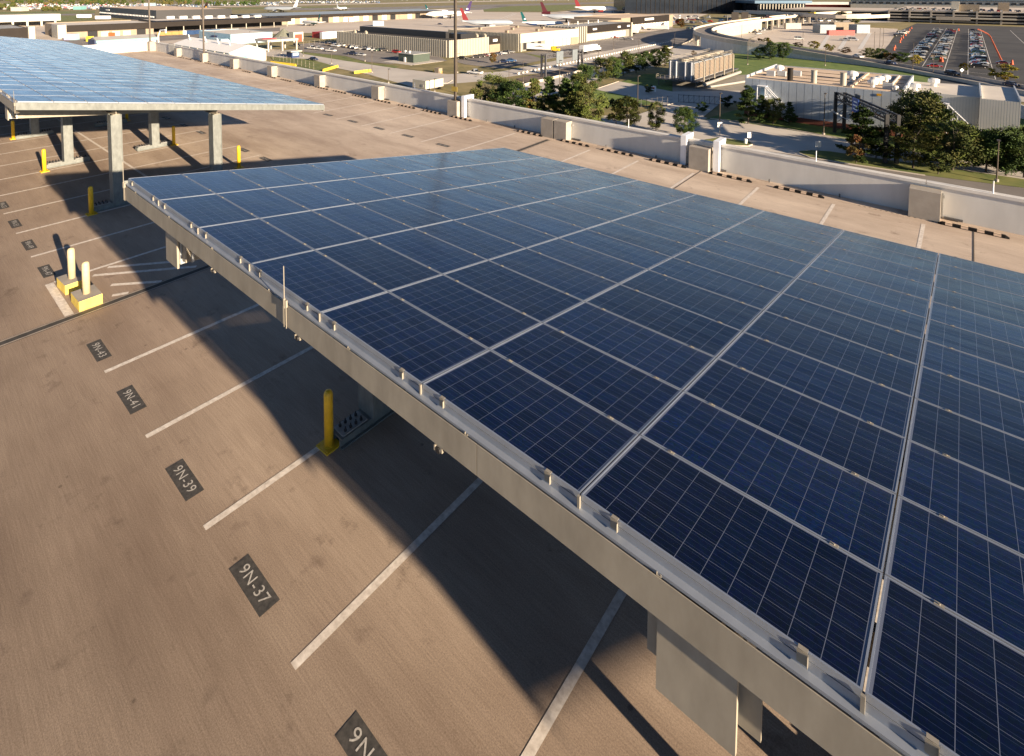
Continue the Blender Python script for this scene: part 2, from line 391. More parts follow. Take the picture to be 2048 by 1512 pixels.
for txt, x in (("9N-33", -1.95), ("9N-35", -4.5), ("9N-37", -7.17), ("9N-39", -9.67), ("9N-41", -12.44), ("9N-43", -14.75), ("9N-47", -20.2), ("9N-49", -22.75), ("9N-51", -25.25), ("9N-53", -27.8)):
    stall_number(txt, x, 3.42, "black stall number %s painted at the open end of its bay" % txt)
for i, x in enumerate((-32.11, -29.28, -26.57, -23.92, -21.03)):
    stall_number("9N-%d" % (56-2*i), x, 21.32, "%s black stall number from the left in the row before the white parapet" % ORD[i], True)
for i, x in enumerate((-39.26, -36.28, -33.66, -28.21, -25.84)):
    stall_number("9N-%d" % (62-2*i), x, 13.45, "%s black stall number from the left behind the far canopy's columns" % ORD[i], True)

# ------------------------------------------------------------------ solar canopies
TILT, PU, PV, PL, PW = 0.1577, 1.69, 1.01, 1.678, 0.996
CT, ST = math.cos(TILT), math.sin(TILT)
PY, PZ = 3.41, 4.742
def panel_geo(mb_v, mb_f, uvs, pids, org=None, pid=(0, 0), L_=PL):
    pass
def make_panel_mesh(pid):
    me = bpy.data.meshes.new("solar_panel")
    fr = 0.011
    me.from_pydata([(fr, fr, -0.003), (PL-fr, fr, -0.003), (PL-fr, PW-fr, -0.003), (fr, PW-fr, -0.003),
                    (fr, fr, -0.030), (PL-fr, fr, -0.030), (PL-fr, PW-fr, -0.030), (fr, PW-fr, -0.030)], [],
                   [(0, 1, 2, 3), (7, 6, 5, 4), (0, 4, 5, 1), (1, 5, 6, 2), (2, 6, 7, 3), (3, 7, 4, 0)])
    u1 = me.uv_layers.new(name="cells"); u2 = me.uv_layers.new(name="pid")
    for lp in me.loops:
        c = me.vertices[lp.vertex_index].co; u1.data[lp.index].uv = (c.x, c.y); u2.data[lp.index].uv = pid
    me.materials.append(M['cells']); return me
def frame_mb(L_=PL):
    f = MB()
    f.box(0, L_, 0, 0.011, -0.04, 0); f.box(0, L_, PW-0.011, PW, -0.04, 0)
    f.box(0, 0.011, 0.011, PW-0.011, -0.04, 0); f.box(L_-0.011, L_, 0.011, PW-0.011, -0.04, 0)
    return f
PANELS = [make_panel_mesh((i*3.7+0.5, random.random())) for i in range(14)]
FRAME = frame_mb().build("frame", M['alu'], local=True); FR_ME = FRAME.data; bpy.data.objects.remove(FRAME)
CL = MB().box(-0.025, 0.025, -0.016, 0.016, -0.001, 0.004).cyl((0, 0, 0.003), (0, 0, 0.010), 0.008, 0.008, 6)
CLO = CL.build("clamp", M['clip'], local=True); CL_ME = CLO.data; bpy.data.objects.remove(CLO)

def canopy(x0, ncol, nparts, colx, raftx, label, squeeze_from=None, rods=(), full_from=0, gap=0.0):
    x1 = x0 + ncol*PU - (PU-PL) + gap
    root = thing("solar_canopy", (colx[0], 6.5, 0), label, "solar canopy", "solar canopies over the parking rows")
    rl = root.location
    P = lambda c, r: Vector((x0+c*PU+(gap if c > 9 else 0), PY+r*PV*CT, PZ-r*PV*ST))
    cand = []
    cl = Vector((0, 0, CAM_Z))
    for c in range(ncol):
        for r in range(12):
            ctr = P(c, r) + Vector((PL/2, PW/2*CT, -PW/2*ST)); d = ctr-cl
            z = d.dot(_F)
            nrm = Vector((0, ST, CT))
            fac = abs(nrm.dot(d.normalized()))/max(d.length, .1)**2
            vis = -0.2 < (PCX+FPX*d.dot(_r)/max(z, .1))/IW < 1.05 and (PCY-FPX*d.dot(_U)/max(z, .1))/IH < 1.08 and z > 0
            cand.append((fac if vis else fac*1e-4, c, r))
    cand.sort(reverse=True)
    single = {(c, r) for _, c, r in cand[:nparts]}
    rest_v, rest_f, rest_u, rest_p, rest_m = [], [], [], [], []
    for c in range(ncol):
        for r in range(12):
            o = P(c, r)
            if (c, r) in single:
                p = bpy.data.objects.new("solar_panel", random.choice(PANELS)); COL.objects.link(p); p.parent = root
                p.location = o - rl; p.rotation_euler = (-TILT + random.uniform(-.0016, .0016), random.uniform(-.0016, .0016), 0)
                f = bpy.data.objects.new("frame", FR_ME); COL.objects.link(f); f.parent = p
                for u in (0.27, PL-0.27):
                    k = bpy.data.objects.new("clamp", CL_ME); COL.objects.link(k); k.parent = p; k.location = (u, PW+0.007, 0.0)
            else:
                me = random.choice(PANELS)
                jx_, jy_ = random.uniform(-.0016, .0016), random.uniform(-.0016, .0016)
                Mx = Matrix.Translation(o) @ Matrix.Rotation(-TILT+jx_, 4, 'X') @ Matrix.Rotation(jy_, 4, 'Y')
                b = len(rest_v)
                rest_v += [Mx @ v.co for v in me.vertices]
                u1, u2 = me.uv_layers["cells"], me.uv_layers["pid"]
                for pl in me.polygons:
                    rest_f.append([b+i for i in pl.vertices]); rest_m.append(0)
                    for li in pl.loop_indices: rest_u.append(tuple(u1.data[li].uv)); rest_p.append(tuple(u2.data[li].uv))
                b = len(rest_v); rest_v += [Mx @ v.co for v in FR_ME.vertices]
                for pl in FR_ME.polygons:
                    rest_f.append([b+i for i in pl.vertices]); rest_m.append(1); rest_u += [(0, 0)]*4; rest_p += [(0, 0)]*4
                for u in (0.27, PL-0.27):
                    b = len(rest_v); Mk = Mx @ Matrix.Translation((u, PW+0.007, 0))
                    rest_v += [Mk @ v.co for v in CL_ME.vertices]
                    for pl in CL_ME.polygons:
                        rest_f.append([b+i for i in pl.vertices]); rest_m.append(2)
                        rest_u += [(0, 0)]*len(pl.vertices); rest_p += [(0, 0)]*len(pl.vertices)
    if rest_v:
        me = bpy.data.meshes.new("solar_panels"); me.from_pydata([tuple(v-rl) for v in rest_v], [], rest_f)
        u1 = me.uv_layers.new(name="cells"); u2 = me.uv_layers.new(name="pid")
        for i in range(len(me.loops)): u1.data[i].uv = rest_u[i]; u2.data[i].uv = rest_p[i]
        for q in (M['cells'], M['alu'], M['clip']): me.materials.append(q)
        me.polygons.foreach_set("material_index", rest_m)
        o = bpy.data.objects.new("solar_panels", me); COL.objects.link(o); o.parent = root; o["kind"] = "stuff"
    D = 12*PV
    def zt(y): return PZ-(y-PY)*ST/CT                       # top of the panels at y
    yN = PY+D*CT
    if gap: MB().add([(x0+10*PU-.01, PY, PZ-.05), (x0+10*PU+gap+.01, PY, PZ-.05), (x0+10*PU+gap+.01, yN, zt(yN)-.05), (x0+10*PU-.01, yN, zt(yN)-.05), (x0+10*PU-.01, PY, PZ-.054), (x0+10*PU+gap+.01, PY, PZ-.054), (x0+10*PU+gap+.01, yN, zt(yN)-.054), (x0+10*PU-.01, yN, zt(yN)-.054)], [(0, 1, 2, 3), (7, 6, 5, 4), (0, 4, 5, 1), (1, 5, 6, 2), (2, 6, 7, 3), (3, 7, 4, 0)]).build("gap_sun_block", M['galv_grey'], root)  # plate added out of view to stop sun leaking through the gap
    # edge rail below the front frames and the fascia channel
    rail = MB(); rail.xprism([(PY-0.010, PZ-0.042), (PY-0.010, PZ-0.095), (PY-0.055, PZ-0.104), (PY-0.055, PZ-0.126), (PY+0.05, PZ-0.126), (PY+0.05, PZ-0.055)], x0, x1)
    rail.build("edge_rail", M['alu'], root)
    segs = []; x = x0-0.01
    while x < x1: segs.append((x, min(x+9.2, x1+0.01))); x += 9.2
    for a, b in segs:
        f = MB(); f.xprism([(PY-0.072, PZ-0.128), (PY-0.072, PZ-0.405), (PY+0.03, PZ-0.405), (PY+0.03, PZ-0.398), (PY-0.065, PZ-0.398), (PY-0.065, PZ-0.128)], a+0.004, b-0.004)
        f.build("fascia", M['galv'], root)
    f = MB(); f.xprism([(yN-0.02, zt(yN)-0.06), (yN+0.02, zt(yN)-0.06), (yN+0.02, zt(yN)-0.34), (yN-0.02, zt(yN)-0.34)], x0, x1); f.build("fascia", M['galv'], root)
    for xx, sg in ((x0, -1), (x1, 1)):
        f = MB(); a = xx+sg*0.004; b = xx+sg*0.03
        ya, yb = PY-0.072, yN+0.02
        vs = [(a, ya, zt(ya)-0.047), (a, yb, zt(yb)-0.047), (a, yb, zt(yb)-0.30), (a, ya, zt(ya)-0.30), (b, ya, zt(ya)-0.047), (b, yb, zt(yb)-0.047), (b, yb, zt(yb)-0.30), (b, ya, zt(ya)-0.30)]
        f.add(vs, [(0, 1, 2, 3), (7, 6, 5, 4), (0, 4, 5, 1), (1, 5, 6, 2), (2, 6, 7, 3), (3, 7, 4, 0)] if sg < 0 else [(3, 2, 1, 0), (4, 5, 6, 7), (1, 5, 4, 0), (2, 6, 5, 1), (3, 7, 6, 2), (0, 4, 7, 3)])
        f.build("end_fascia", M['galv_grey'], root)
    for k in range(7):                                       # purlins
        y = PY+0.55+k*1.78; z = zt(y)-0.055
        MB().xprism([(y-0.035, z), (y+0.035, z), (y+0.035, z-0.012), (y-0.02, z-0.012), (y-0.02, z-0.23), (y+0.035, z-0.23), (y+0.035, z-0.242), (y-0.035, z-0.242)], x0+0.05, x1-0.05).build("purlin", M['galv'], root)
    for xr in raftx:                                         # rafters: box girders with an end plate
        ya, yb = PY+0.06, yN-0.35
        za, zb = zt(ya)-0.41, zt(yb)-0.34
        r = MB(); w = 0.17
        vs = [(xr-w, ya, za), (xr+w, ya, za), (xr+w, yb, zb), (xr-w, yb, zb), (xr-w, ya, za-0.56), (xr+w, ya, za-0.56), (xr+w, yb, zb-0.14), (xr-w, yb, zb-0.14)]
        r.add(vs, [(0, 1, 2, 3), (7, 6, 5, 4), (0, 4, 5, 1), (1, 5, 6, 2), (2, 6, 7, 3), (3, 7, 4, 0)])
        r.box(xr-0.13, xr+0.13, ya+0.002, ya+0.10, za+0.001, za+0.14)
        ro = r.build("rafter", M['galv'], root)
        e = MB(); e.box(xr-0.255, xr+0.245, ya-0.045, ya-0.012, za-0.60, za-0.075); e.build("end_plate", M['galv'], ro)
        MB().box(xr+w+0.004, xr+w+0.035, ya+0.02, ya+0.13, za-0.56, za-0.02).box(xr+w+0.037, xr+w+0.062, ya+0.20, ya+0.24, za-0.58, za+0.0).build("stiffener", M['galv_bright'], ro)
        MB().box(xr-0.245, xr-0.12, ya-0.04, ya+0.03, za-0.074, za-0.05).box(xr+0.11, xr+0.235, ya-0.04, ya+0.03, za-0.074, za-0.04).build("angle_clip", M['galv_grey'], ro)
        MB().box(xr-0.36, xr+0.36, ya+0.05, ya+0.07, za-0.49, za-0.0).build("back_plate", M['galv'], ro)
    for yb_ in (6.5, 10.4):                                  # beams along the column rows
        z = zt(yb_)-0.31; xa_, xb_ = min(colx)-0.24, max(colx)+0.24
        MB().box(xa_, xb_, yb_-0.12, yb_+0.12, z-0.02, z).box(xa_, xb_, yb_-0.012, yb_+0.012, z-0.27, z-0.021).box(xa_, xb_, yb_-0.12, yb_+0.12, z-0.292, z-0.271).build("beam", M['galv'], root)
    for xc in colx:
        for yc_ in (6.5, 10.4):
            z = zt(yc_)-0.604
            cmb = MB(); w, dp = 0.235, 0.19
            cmb.box(xc-w, xc+w, yc_-dp, yc_-dp+0.022, 0.205, z).box(xc-w, xc+w, yc_+dp-0.022, yc_+dp, 0.205, z)
            cmb.box(xc-w+0.03, xc-w+0.052, yc_-dp+0.022, yc_+dp-0.022, 0.205, z).box(xc+w-0.052, xc+w-0.03, yc_-dp+0.022, yc_+dp-0.022, 0.205, z)
            c_ = cmb.build("column", M['galv_grey'], root)
            bb = MB(); lb = 0.88
            bb.box(xc-0.19, xc+0.19, yc_-lb, yc_+lb, 0.001, 0.026).box(xc-0.19, xc+0.19, yc_-lb, yc_+lb, 0.178, 0.202)
            for dx in (-0.12, 0.12): bb.box(xc+dx-0.012, xc+dx+0.012, yc_-lb, yc_+lb, 0.026, 0.178)
            bb.build("base_beam", M['galv_grey'], c_)
            for sg in (-1, 1):
                pl = MB(); ya, yb = sorted((yc_+sg*0.27, yc_+sg*0.83))
                pl.box(xc-0.155, xc+0.155, ya, yb, 0.204, 0.228)
                for i in range(4):
                    for dx in (-0.085, 0.085):
                        yy = ya+0.1+i*(yb-ya-0.2)/3
                        pl.cyl((xc+dx, yy, 0.228), (xc+dx, yy, 0.26), 0.03, 0.03, 6, 1).cyl((xc+dx, yy, 0.26), (xc+dx, yy, 0.31), 0.013, 0.013, 6, 1)
                pl.build("anchor_plate", [M['galv_dark'], M['black']], c_)
    # brackets and clips along the front edge, lightning rods, drain nozzles
    br = MB().box(-0.028, 0.028, -0.015, -0.011, -0.078, -0.004).box(0.024, 0.028, -0.03, -0.015, -0.075, -0.012).box(-0.024, 0.024, -0.015, 0.011, 0.0015, 0.004)
    bm = None
    nb = min(ncol, 9)
    cols = range(nb) if full_from == 0 else range(ncol-nb, ncol)
    for c in cols:
        for u in (0.27, PL-0.27):
            if bm is None: o = br.build("edge_bracket", M['clip'], root, local=True); bm = o.data
            else: o = bpy.data.objects.new("edge_bracket", bm); COL.objects.link(o); o.parent = root
            o.location = Vector((x0+c*PU+u, PY, PZ)) - rl
    cm = None
    for c in cols:
        for u in (0.55,):
            if cm is None:
                o = MB().box(-0.016, 0.016, -0.014, 0.014, 0, 0.003).box(-0.016, -0.012, -0.014, 0.014, 0.003, 0.022).box(0.006, 0.014, -0.008, 0.008, 0.003, 0.016).build("fascia_clip", M['clip'], root, local=True); cm = o.data
            else: o = bpy.data.objects.new("fascia_clip", cm); COL.objects.link(o); o.parent = root
            o.location = Vector((x0+c*PU+u+0.06, PY-0.05, PZ-0.127)) - rl
    for c in cols:
        if c == 0: continue
        o = MB().box(x0+c*PU-0.016, x0+c*PU+0.004, PY-0.028, PY-0.011, PZ-0.13, PZ-0.004); o.build("rail_splice", M['clip'], root)
    for xr in rods:
        y = PY-0.095
        q = MB().cyl((xr, y, PZ-0.13), (xr, y, PZ+0.36), 0.007, 0.006, 8).cyl((xr, y, PZ-0.16), (xr, y, PZ-0.04), 0.015, 0.015, 8).box(xr-0.04, xr+0.04, y-0.005, PY-0.073, PZ-0.15, PZ-0.06)
        q.cyl((xr-0.02, y+0.005, PZ-0.15), (xr-0.02, y+0.005, PZ-0.41), 0.006, 0.006, 6).cyl((xr+0.03, y+0.005, PZ-0.15), (xr+0.03, y+0.005, PZ-0.41), 0.006, 0.006, 6)
        q.build("lightning_rod", M['clip'], root)
    return root, x0, x1
can1, CX0, CX1 = canopy(-12.09, 15, 100, (-8.35, -0.12, 7.25), (-9.95, -1.12, 6.6, 11.6),
                        "near solar canopy, dark blue panels filling the right half of the picture", rods=(-12.06, -5.98), gap=0.62)  # gap is made up, out of view, to place the canopy's end shadow
can2, DX0, DX1 = canopy(-23.50-31*PU+0.012, 31, 100, tuple(-24.5-7.72*i for i in range(7)), tuple(-26.0-7.72*i for i in range(7)),
                        "far solar canopy on tall grey columns, panels pale blue with reflected sky", rods=(-23.53,), full_from=1)
can1_nozzles = MB()
for i, xx in enumerate((-8.05, -5.72, -3.35)):
    z = PZ-0.43
    o = MB().box(xx-0.035, xx+0.035, PY-0.07, PY-0.0, z-0.03, z+0.02, 0).cyl((xx, PY-0.09, z-0.01), (xx, PY-0.06, z-0.01), 0.026, 0.026, 8, 1).box(xx-0.05, xx-0.036, PY-0.09, PY-0.03, z-0.025, z+0.022, 2)
    o.build("beam_clamp", [M['clip'], M['black'], M['clip']], can1)

# ------------------------------------------------------------------ bollards
def yellow_bollard(loc, label):
    t = thing("bollard", loc, label, "bollard", "yellow bollards beside the canopy columns", R(2))
    MB().lathe((0, 0, 0), [(0.084, 0.028), (0.084, 0.98), (0.080, 1.02), (0.062, 1.055), (0.03, 1.075), (0.0, 1.08)], 20).build("post", M['yellow'], t, smooth=True, local=True)
    b = MB().box(-0.17, 0.17, -0.17, 0.17, 0.001, 0.027).lathe((0, 0, 0.0271), [(0.10, 0), (0.10, 0.012)], 16)
    for sx in (-1, 1):
        for sy in (-1, 1): b.cyl((sx*0.13, sy*0.13, 0.027), (sx*0.13, sy*0.13, 0.05), 0.014, 0.014, 6)
    b.build("base_plate", M['yellow'], t, local=True)
    return t
BL = [((-8.43, 5.52, 0), "yellow bollard in shade under the near canopy's front edge"),
      ((-24.22, 5.55, 0), "yellow bollard in shade, left of the far canopy's nearest column"),
      ((-31.67, 5.46, 0), "sunlit yellow bollard with its own shadow, beside the second far column"),
      ((-40.08, 5.54, 0), "yellow bollard at the left picture edge under the far canopy, foot in sun"),
      ((-40.26, 11.40, 0), "yellow bollard in full shade deep under the far canopy's low side"),
      ((-31.97, 11.30, 0), "yellow bollard between the two tall sunlit far columns"),
      ((-25.52, 11.92, 0), "yellow bollard standing right of the far canopy's rear corner column"),
      ((-0.45, 5.50, 0), "yellow bollard hidden below the near canopy's box girder, lower right")]
for a, l in BL: yellow_bollard(a, l)
def block_bollard(loc, rz, label):
    t = thing("block_bollard", loc, label, "bollard", "cream bollards on yellow blocks", rz)
    b = MB()
    b.box(-0.36, 0.36, -0.27, 0.27, 0.004, 0.27, 0).box(-0.362, 0.362, -0.272, 0.272, 0.27, 0.274, 1)
    b.build("block", [M['yellow_block'], M['concrete']], t, local=True)
    MB().lathe((0, 0, 0), [(0.092, 0.2745), (0.092, 1.05), (0.085, 1.10), (0.06, 1.135), (0.0, 1.15)], 20).build("post", M['cream'], t, smooth=True, local=True)
M['yellow_block'] = mat("faded_yellow_paint", (0.78, 0.58, 0.10), 0.6, 0, 0.12, 5)
block_bollard((-18.55, 3.72, 0), R(4), "cream bollard on a chipped yellow block at the hatched bay's corner")
block_bollard((-17.30, 3.78, 0), R(2), "cream bollard on a yellow block right beside the expansion joint")

# ------------------------------------------------------------------ wheel stops
def wheel_stop_mesh():
    a = MB()
    prof = [(-0.075, 0.0), (-0.055, 0.10), (0.055, 0.10), (0.075, 0.0)]
    a.xprism(prof, -0.84, 0.84); return a
def wheel_stop():
    t = thing("wheel_stop", (0, 0, 0), "x", "wheel stop", "black rubber wheel stops along the parapet")
    a = MB(); prof = [(-0.075, 0.002), (-0.055, 0.10), (0.055, 0.10), (0.075, 0.002)]
    n = 4
    a.xprism(prof, -0.82, 0.82)
    for sg in (-1, 1):
        vs = [(sg*0.821, y, z) for y, z in prof] + [(sg*0.93, -0.06, 0.002), (sg*0.93, -0.045, 0.035), (sg*0.93, 0.045, 0.035), (sg*0.93, 0.06, 0.002)]
        a.add(vs, [(0, 1, 5, 4), (1, 2, 6, 5), (2, 3, 7, 6), (4, 5, 6, 7), (3, 0, 4, 7)])
    a.build("rubber_body", M['rubber'], t, local=True)
    for i in range(4):
        x = -0.63+i*0.42
        MB().box(x-0.095, x+0.095, -0.042, 0.042, 0.1015, 0.104).add([(x-0.095, -0.0765, 0.022), (x+0.095, -0.0765, 0.022), (x+0.095, -0.0605, 0.096), (x-0.095, -0.0605, 0.096)], [(0, 1, 2, 3)]).build("reflector", M['reflector'], t, local=True)
    return t
WSX = [0.41, -4.97, -7.69, -10.59, -13.29, -15.85, -18.95, -24.53, -27.4, -30.1, -32.9, -35.9, -38.7, -41.4, -44.2, -47.6, -50.6, -55.9, -60.3, -63.3, -65.9, -68.9, -71.9, -74.3]
ws0 = wheel_stop()
for i, x in enumerate(WSX):
    t = ws0 if i == 0 else dup_tree(ws0)
    t.location = (x, yw(x)-0.08, 0); t.rotation_euler = (0, 0, -0.0168)
    t["label"] = "black rubber wheel stop with pale reflectors, %s from the right along the parapet" % ORD[i] if i else "black rubber wheel stop nearest the camera, right of the near parapet pilaster"

# ------------------------------------------------------------------ parapets
PIL = [7.3, -0.92, -9.12, -17.31, -25.47, -33.95, -42.3, -51.0, -59.6, -68.0, -76.5]
par = thing("parapet_wall", (-42.3, yw(-42.3)+0.7, 0), "long pale concrete parapet along the far edge of the deck", "wall")
def wy(x): return yw(x)+0.62
ang = -0.0168
edges = sorted(PIL+[XW+0.6, XE])
for a, b in zip(edges, edges[1:]):
    w = MB(); w.prism([(a, wy(a)), (b, wy(b)), (b, wy(b)+0.22), (a, wy(a)+0.22)], 0.001, 1.16); w.build("wall_panel", M['wall'], par)
    c = MB(); c.prism([(a+.01, wy(a)-0.05), (b-.01, wy(b)-0.05), (b-.01, wy(b)+0.27), (a+.01, wy(a)+0.27)], 1.162, 1.27); c.build("coping", M['coping'], par)
for i, x in enumerate(PIL):
    parts = ((x-0.49, x-0.02), (x+0.02, x+0.49)) if abs(x+17.31) < .1 else ((x-0.45, x+0.45),)
    if abs(x+17.31) < .1: parts = ((x-0.85, x-0.03), (x+0.05, x+0.87))
    for a, b in parts:
        p = MB(); p.prism([(a, yw(a)), (b, yw(b)), (b, yw(b)+0.615), (a, yw(a)+0.615)], 0.001, 1.07); p.build("pilaster", M['concrete'], par)
    xr = parts[-1][1]
    q = MB().box(xr+0.02, xr+0.06, wy(x)-0.05, wy(x)-0.012, 0.1, 0.95).box(xr+0.015, xr+0.09, wy(x)-0.09, wy(x)-0.012, 0.78, 0.90)
    q.build("conduit", M['galv_dark'], par)
    MB().box(xr+0.1, xr+0.62, wy(x)-0.10, wy(x)-0.02, 0.03, 0.10).build("scupper", M['shade_steel'], par)
for x in (-3.6, -6.2, -14.2, -20.5, -22.8, -28.5, -31.0, -11.4):
    MB().cyl((x, wy(x)-0.12, 0.0), (x, wy(x)-0.12, 0.14), 0.03, 0.03, 8).build("standpipe", M['shade_steel'], par)
for x in (-13.0, -4.5, 0.9, -30.0):
    MB().cyl((x, wy(x)+0.05, 1.27), (x, wy(x)+0.05, 1.72), 0.022, 0.016, 6).build("lightning_rod", M['white_steel'], par)
par2 = thing("end_parapet", (XW+0.4, 15, 0), "sunlit tan parapet across the far end of the deck", "wall")
MB().box(XW+0.2, XW+0.45, YS, yw(XW)+0.4, 0.001, 1.2).build("wall_panel", M['wall'], par2)
MB().box(XW+0.12, XW+0.53, YS, yw(XW)+0.4, 1.202, 1.3).build("coping", M['coping'], par2)
MB().box(XW+0.5, XW+1.5, yw(XW)-0.2, yw(XW)+0.6, 0.001, 1.35).build("corner_pier", M['concrete'], par2)
for nm, pts, lab in (("parapet_wall", [(XE-0.25, YS), (XE, YS), (XE, yw(XE)+0.9), (XE-0.25, yw(XE)+0.9)], "plain concrete parapet at the near end of the deck, out of view"),
                     ("parapet_wall", [(XW, YS), (XE, YS), (XE, YS+0.25), (XW, YS+0.25)], "plain concrete parapet behind the camera along the deck")):
    tag(MB().prism(pts, 0.001, 1.2).build(nm, M['wall']), lab, "wall")
# steel brackets hooked over the parapet
def hook(x, label):
    t = thing("steel_bracket", (x, yw(x)+0.35, 0), label, "bracket", "white steel brackets hooked over the parapet")
    y = yw(x)
    MB().box(x-0.13, x+0.13, y+0.28, y+0.50, 0.02, 1.46).build("post", M['white_steel'], t)
    MB().box(x-0.13, x+0.13, y+0.502, y+1.25, 1.29, 1.46).build("arm", M['white_steel'], t)
    MB().box(x-0.11, x+0.11, y+1.10, y+1.25, 0.75, 1.288).build("outer_leg", M['white_steel'], t)
    pl = MB()
    for i in range(6): pl.cyl((x+0.13, y+0.39, 0.2+i*0.2), (x+0.145, y+0.39, 0.2+i*0.2), 0.02, 0.02, 6)
    pl.build("bolt_row", M['galv_dark'], t)
hook(-24.72, "white steel bracket beside the parapet lamp pole")
hook(-9.95, "white steel bracket on the left of a pilaster, in shade")
hook(-8.42, "white steel bracket on the right of a pilaster, in sun")
for a, b, lab in ((-24.6, -23.2, "x"),):
    pass
# lamp poles on the pilasters
def lamp_pole(x, y, z0, label, h=9.5, w=0.15, sign=False):
    t = thing("lamp_pole", (x, y, z0), label, "lamp pole", "bronze lamp poles along the deck edge")
    MB().box(-0.19, 0.19, -0.19, 0.19, 0.001, 0.03).box(-w/2, w/2, -w/2, w/2, 0.031, h).build("pole", M['bronze'], t, local=True)
    for sg in (-1, 1):
        MB().box(sg*0.12, sg*0.55, -0.03, 0.03, h-0.2, h-0.14).build("arm", M['bronze'], t, local=True)
        MB().box(sg*0.56, sg*1.25, -0.2, 0.2, h-0.26, h-0.08).build("lamp_head", M['bronze'], t, local=True)
    if sign:
        s = MB().box(-0.26, 0.26, -w/2-0.03, -w/2-0.012, 0.62, 0.95).build("sign_plate", mat("dull_yellow_sign", (0.42, 0.31, 0.06), 0.5, 0, 0.1, 5), t, local=True)
    return t
lamp_pole(-25.47, yw(-25.47)+0.33, 1.072, "bronze lamp pole rising from a parapet pilaster, with a yellow plate", sign=True)
lamp_pole(-68.0, yw(-68)+0.33, 1.072, "bronze lamp pole on a far pilaster, before the white-roofed shed")
lamp_pole(-87.0, yw(-87)+0.2, 1.352, "bronze lamp pole at the far corner of the deck", w=0.18)
lamp_pole(30.0, yw(30)+0.33, 1.272, "bronze lamp pole on the parapet, out of view to the right")
cp = thing("cable_arm", (XW+2.2, yw(XW)+0.9, 1.27), "white curved pipe arm beside the far corner lamp pole", "pipe arm")
MB().tube([(XW+2.2, yw(XW)+0.75, 0.9), (XW+2.2, yw(XW)+0.75, 2.2), (XW+2.9, yw(XW)+0.8, 3.0), (XW+4.6, yw(XW)+0.9, 3.15), (XW+4.7, yw(XW)+0.9, 2.7)], 0.09, 8).build("pipe", M['white_steel'], cp)
gt = thing("stair_gate", (-79.4, wy(-79.4)-0.08, 0), "grey railing gate in front of the parapet near the far corner", "gate")
g = MB(); x0 = -80.4
for i in range(9): g.cyl((x0+i*0.25, wy(x0)-0.1, 0.05), (x0+i*0.25, wy(x0)-0.1, 1.45), 0.02, 0.02, 6)
for z in (0.1, 1.45): g.cyl((x0, wy(x0)-0.1, z), (x0+2.0, wy(x0)-0.1, z), 0.03, 0.03, 6)
g.build("railing", M['galv_dark'], gt)

# ------------------------------------------------------------------ storeys of the garage below the deck
gar = thing("parking_garage", (0, 0, GZ), "concrete parking garage storeys below the roof deck", "building")
MB().box(XW+2, XE-2, YS+2, 24.0, GZ+0.05, -0.56).build("core", M['dark'], gar)
for k in range(7):
    z = -3.3*(k+1)
    if z-0.3 < GZ: continue
    MB().prism([(XW, YS), (XE, YS), (XE, yw(XE)+0.95), (XW, yw(XW)+0.95)], z-0.5, z+0.7).build("spandrel", M['wall'], gar)
for x in PIL+[15.5, 23.7, 31.9, 40.1, -85.0]:
    MB().box(x-0.5, x+0.5, yw(x)-0.2, yw(x)+0.55, GZ+0.01, -0.56).build("pier", M['concrete'], gar)
# ================================================================== THE AIRPORT ROUND THE GARAGE
M['grass'] = mat("mown_grass", (0.10, 0.16, 0.025), 0.9, 0, 0.3, 0.25, col2=(0.22, 0.21, 0.06), detail=8)
M['drygrass'] = mat("dry_grass", (0.17, 0.16, 0.05), 0.9, 0, 0.3, 0.12, col2=(0.32, 0.25, 0.11), detail=8)
M['lushgrass'] = mat("green_grass", (0.075, 0.16, 0.018), 0.9, 0, 0.3, 0.3, col2=(0.17, 0.215, 0.04), detail=8)
M['apron'] = mat("apron_concrete", (0.50, 0.43, 0.36), 0.85, 0, 0.1, 0.02, col2=(0.62, 0.54, 0.45), detail=9)
M['road'] = mat("road_concrete", (0.46, 0.42, 0.37), 0.85, 0, 0.1, 0.15, col2=(0.56, 0.515, 0.455), detail=8, stretch=(0.4, 0.4, 1))
M['asphalt'] = mat("worn_asphalt", (0.18, 0.16, 0.145), 0.88, 0, 0.2, 0.08, col2=(0.27, 0.245, 0.22), detail=8)
M['darkasphalt'] = mat("fresh_asphalt", (0.035, 0.035, 0.036), 0.85, 0, 0.25, 0.06, col2=(0.062, 0.060, 0.058), detail=8)
M['gravel'] = mat("gravel", (0.26, 0.24, 0.20), 0.9, 0, 0.2, 0.6, detail=8)
M['brownstrip'] = mat("bare_brown_soil", (0.14, 0.105, 0.08), 0.9, 0, 0.2, 0.5)
M['kerb'] = mat("kerb_concrete", (0.52, 0.46, 0.38), 0.8, 0, 0.1, 0.8)
M['cream_wall'] = mat("cream_ribbed_cladding", (0.38, 0.355, 0.295), 0.7, 0, 0.06, 0.4)
M['cream_shade'] = mat("cladding_groove", (0.22, 0.21, 0.18), 0.7, 0, 0.06, 0.4)
M['white_wall'] = mat("white_wall_paint", (0.45, 0.425, 0.365), 0.7, 0, 0.06, 0.3)
M['tan_wall'] = mat("tan_block_wall", (0.27, 0.22, 0.16), 0.8, 0, 0.08, 0.5)
M['tan_roof'] = mat("tan_gravel_roof", (0.55, 0.41, 0.29), 0.9, 0, 0.1, 0.1, col2=(0.70, 0.55, 0.40), detail=8)
M['grey_roof'] = mat("grey_membrane_roof", (0.33, 0.33, 0.32), 0.8, 0, 0.12, 0.12, detail=7)
M['pale_roof'] = mat("pale_membrane_roof", (0.60, 0.55, 0.48), 0.8, 0, 0.1, 0.2, detail=7)
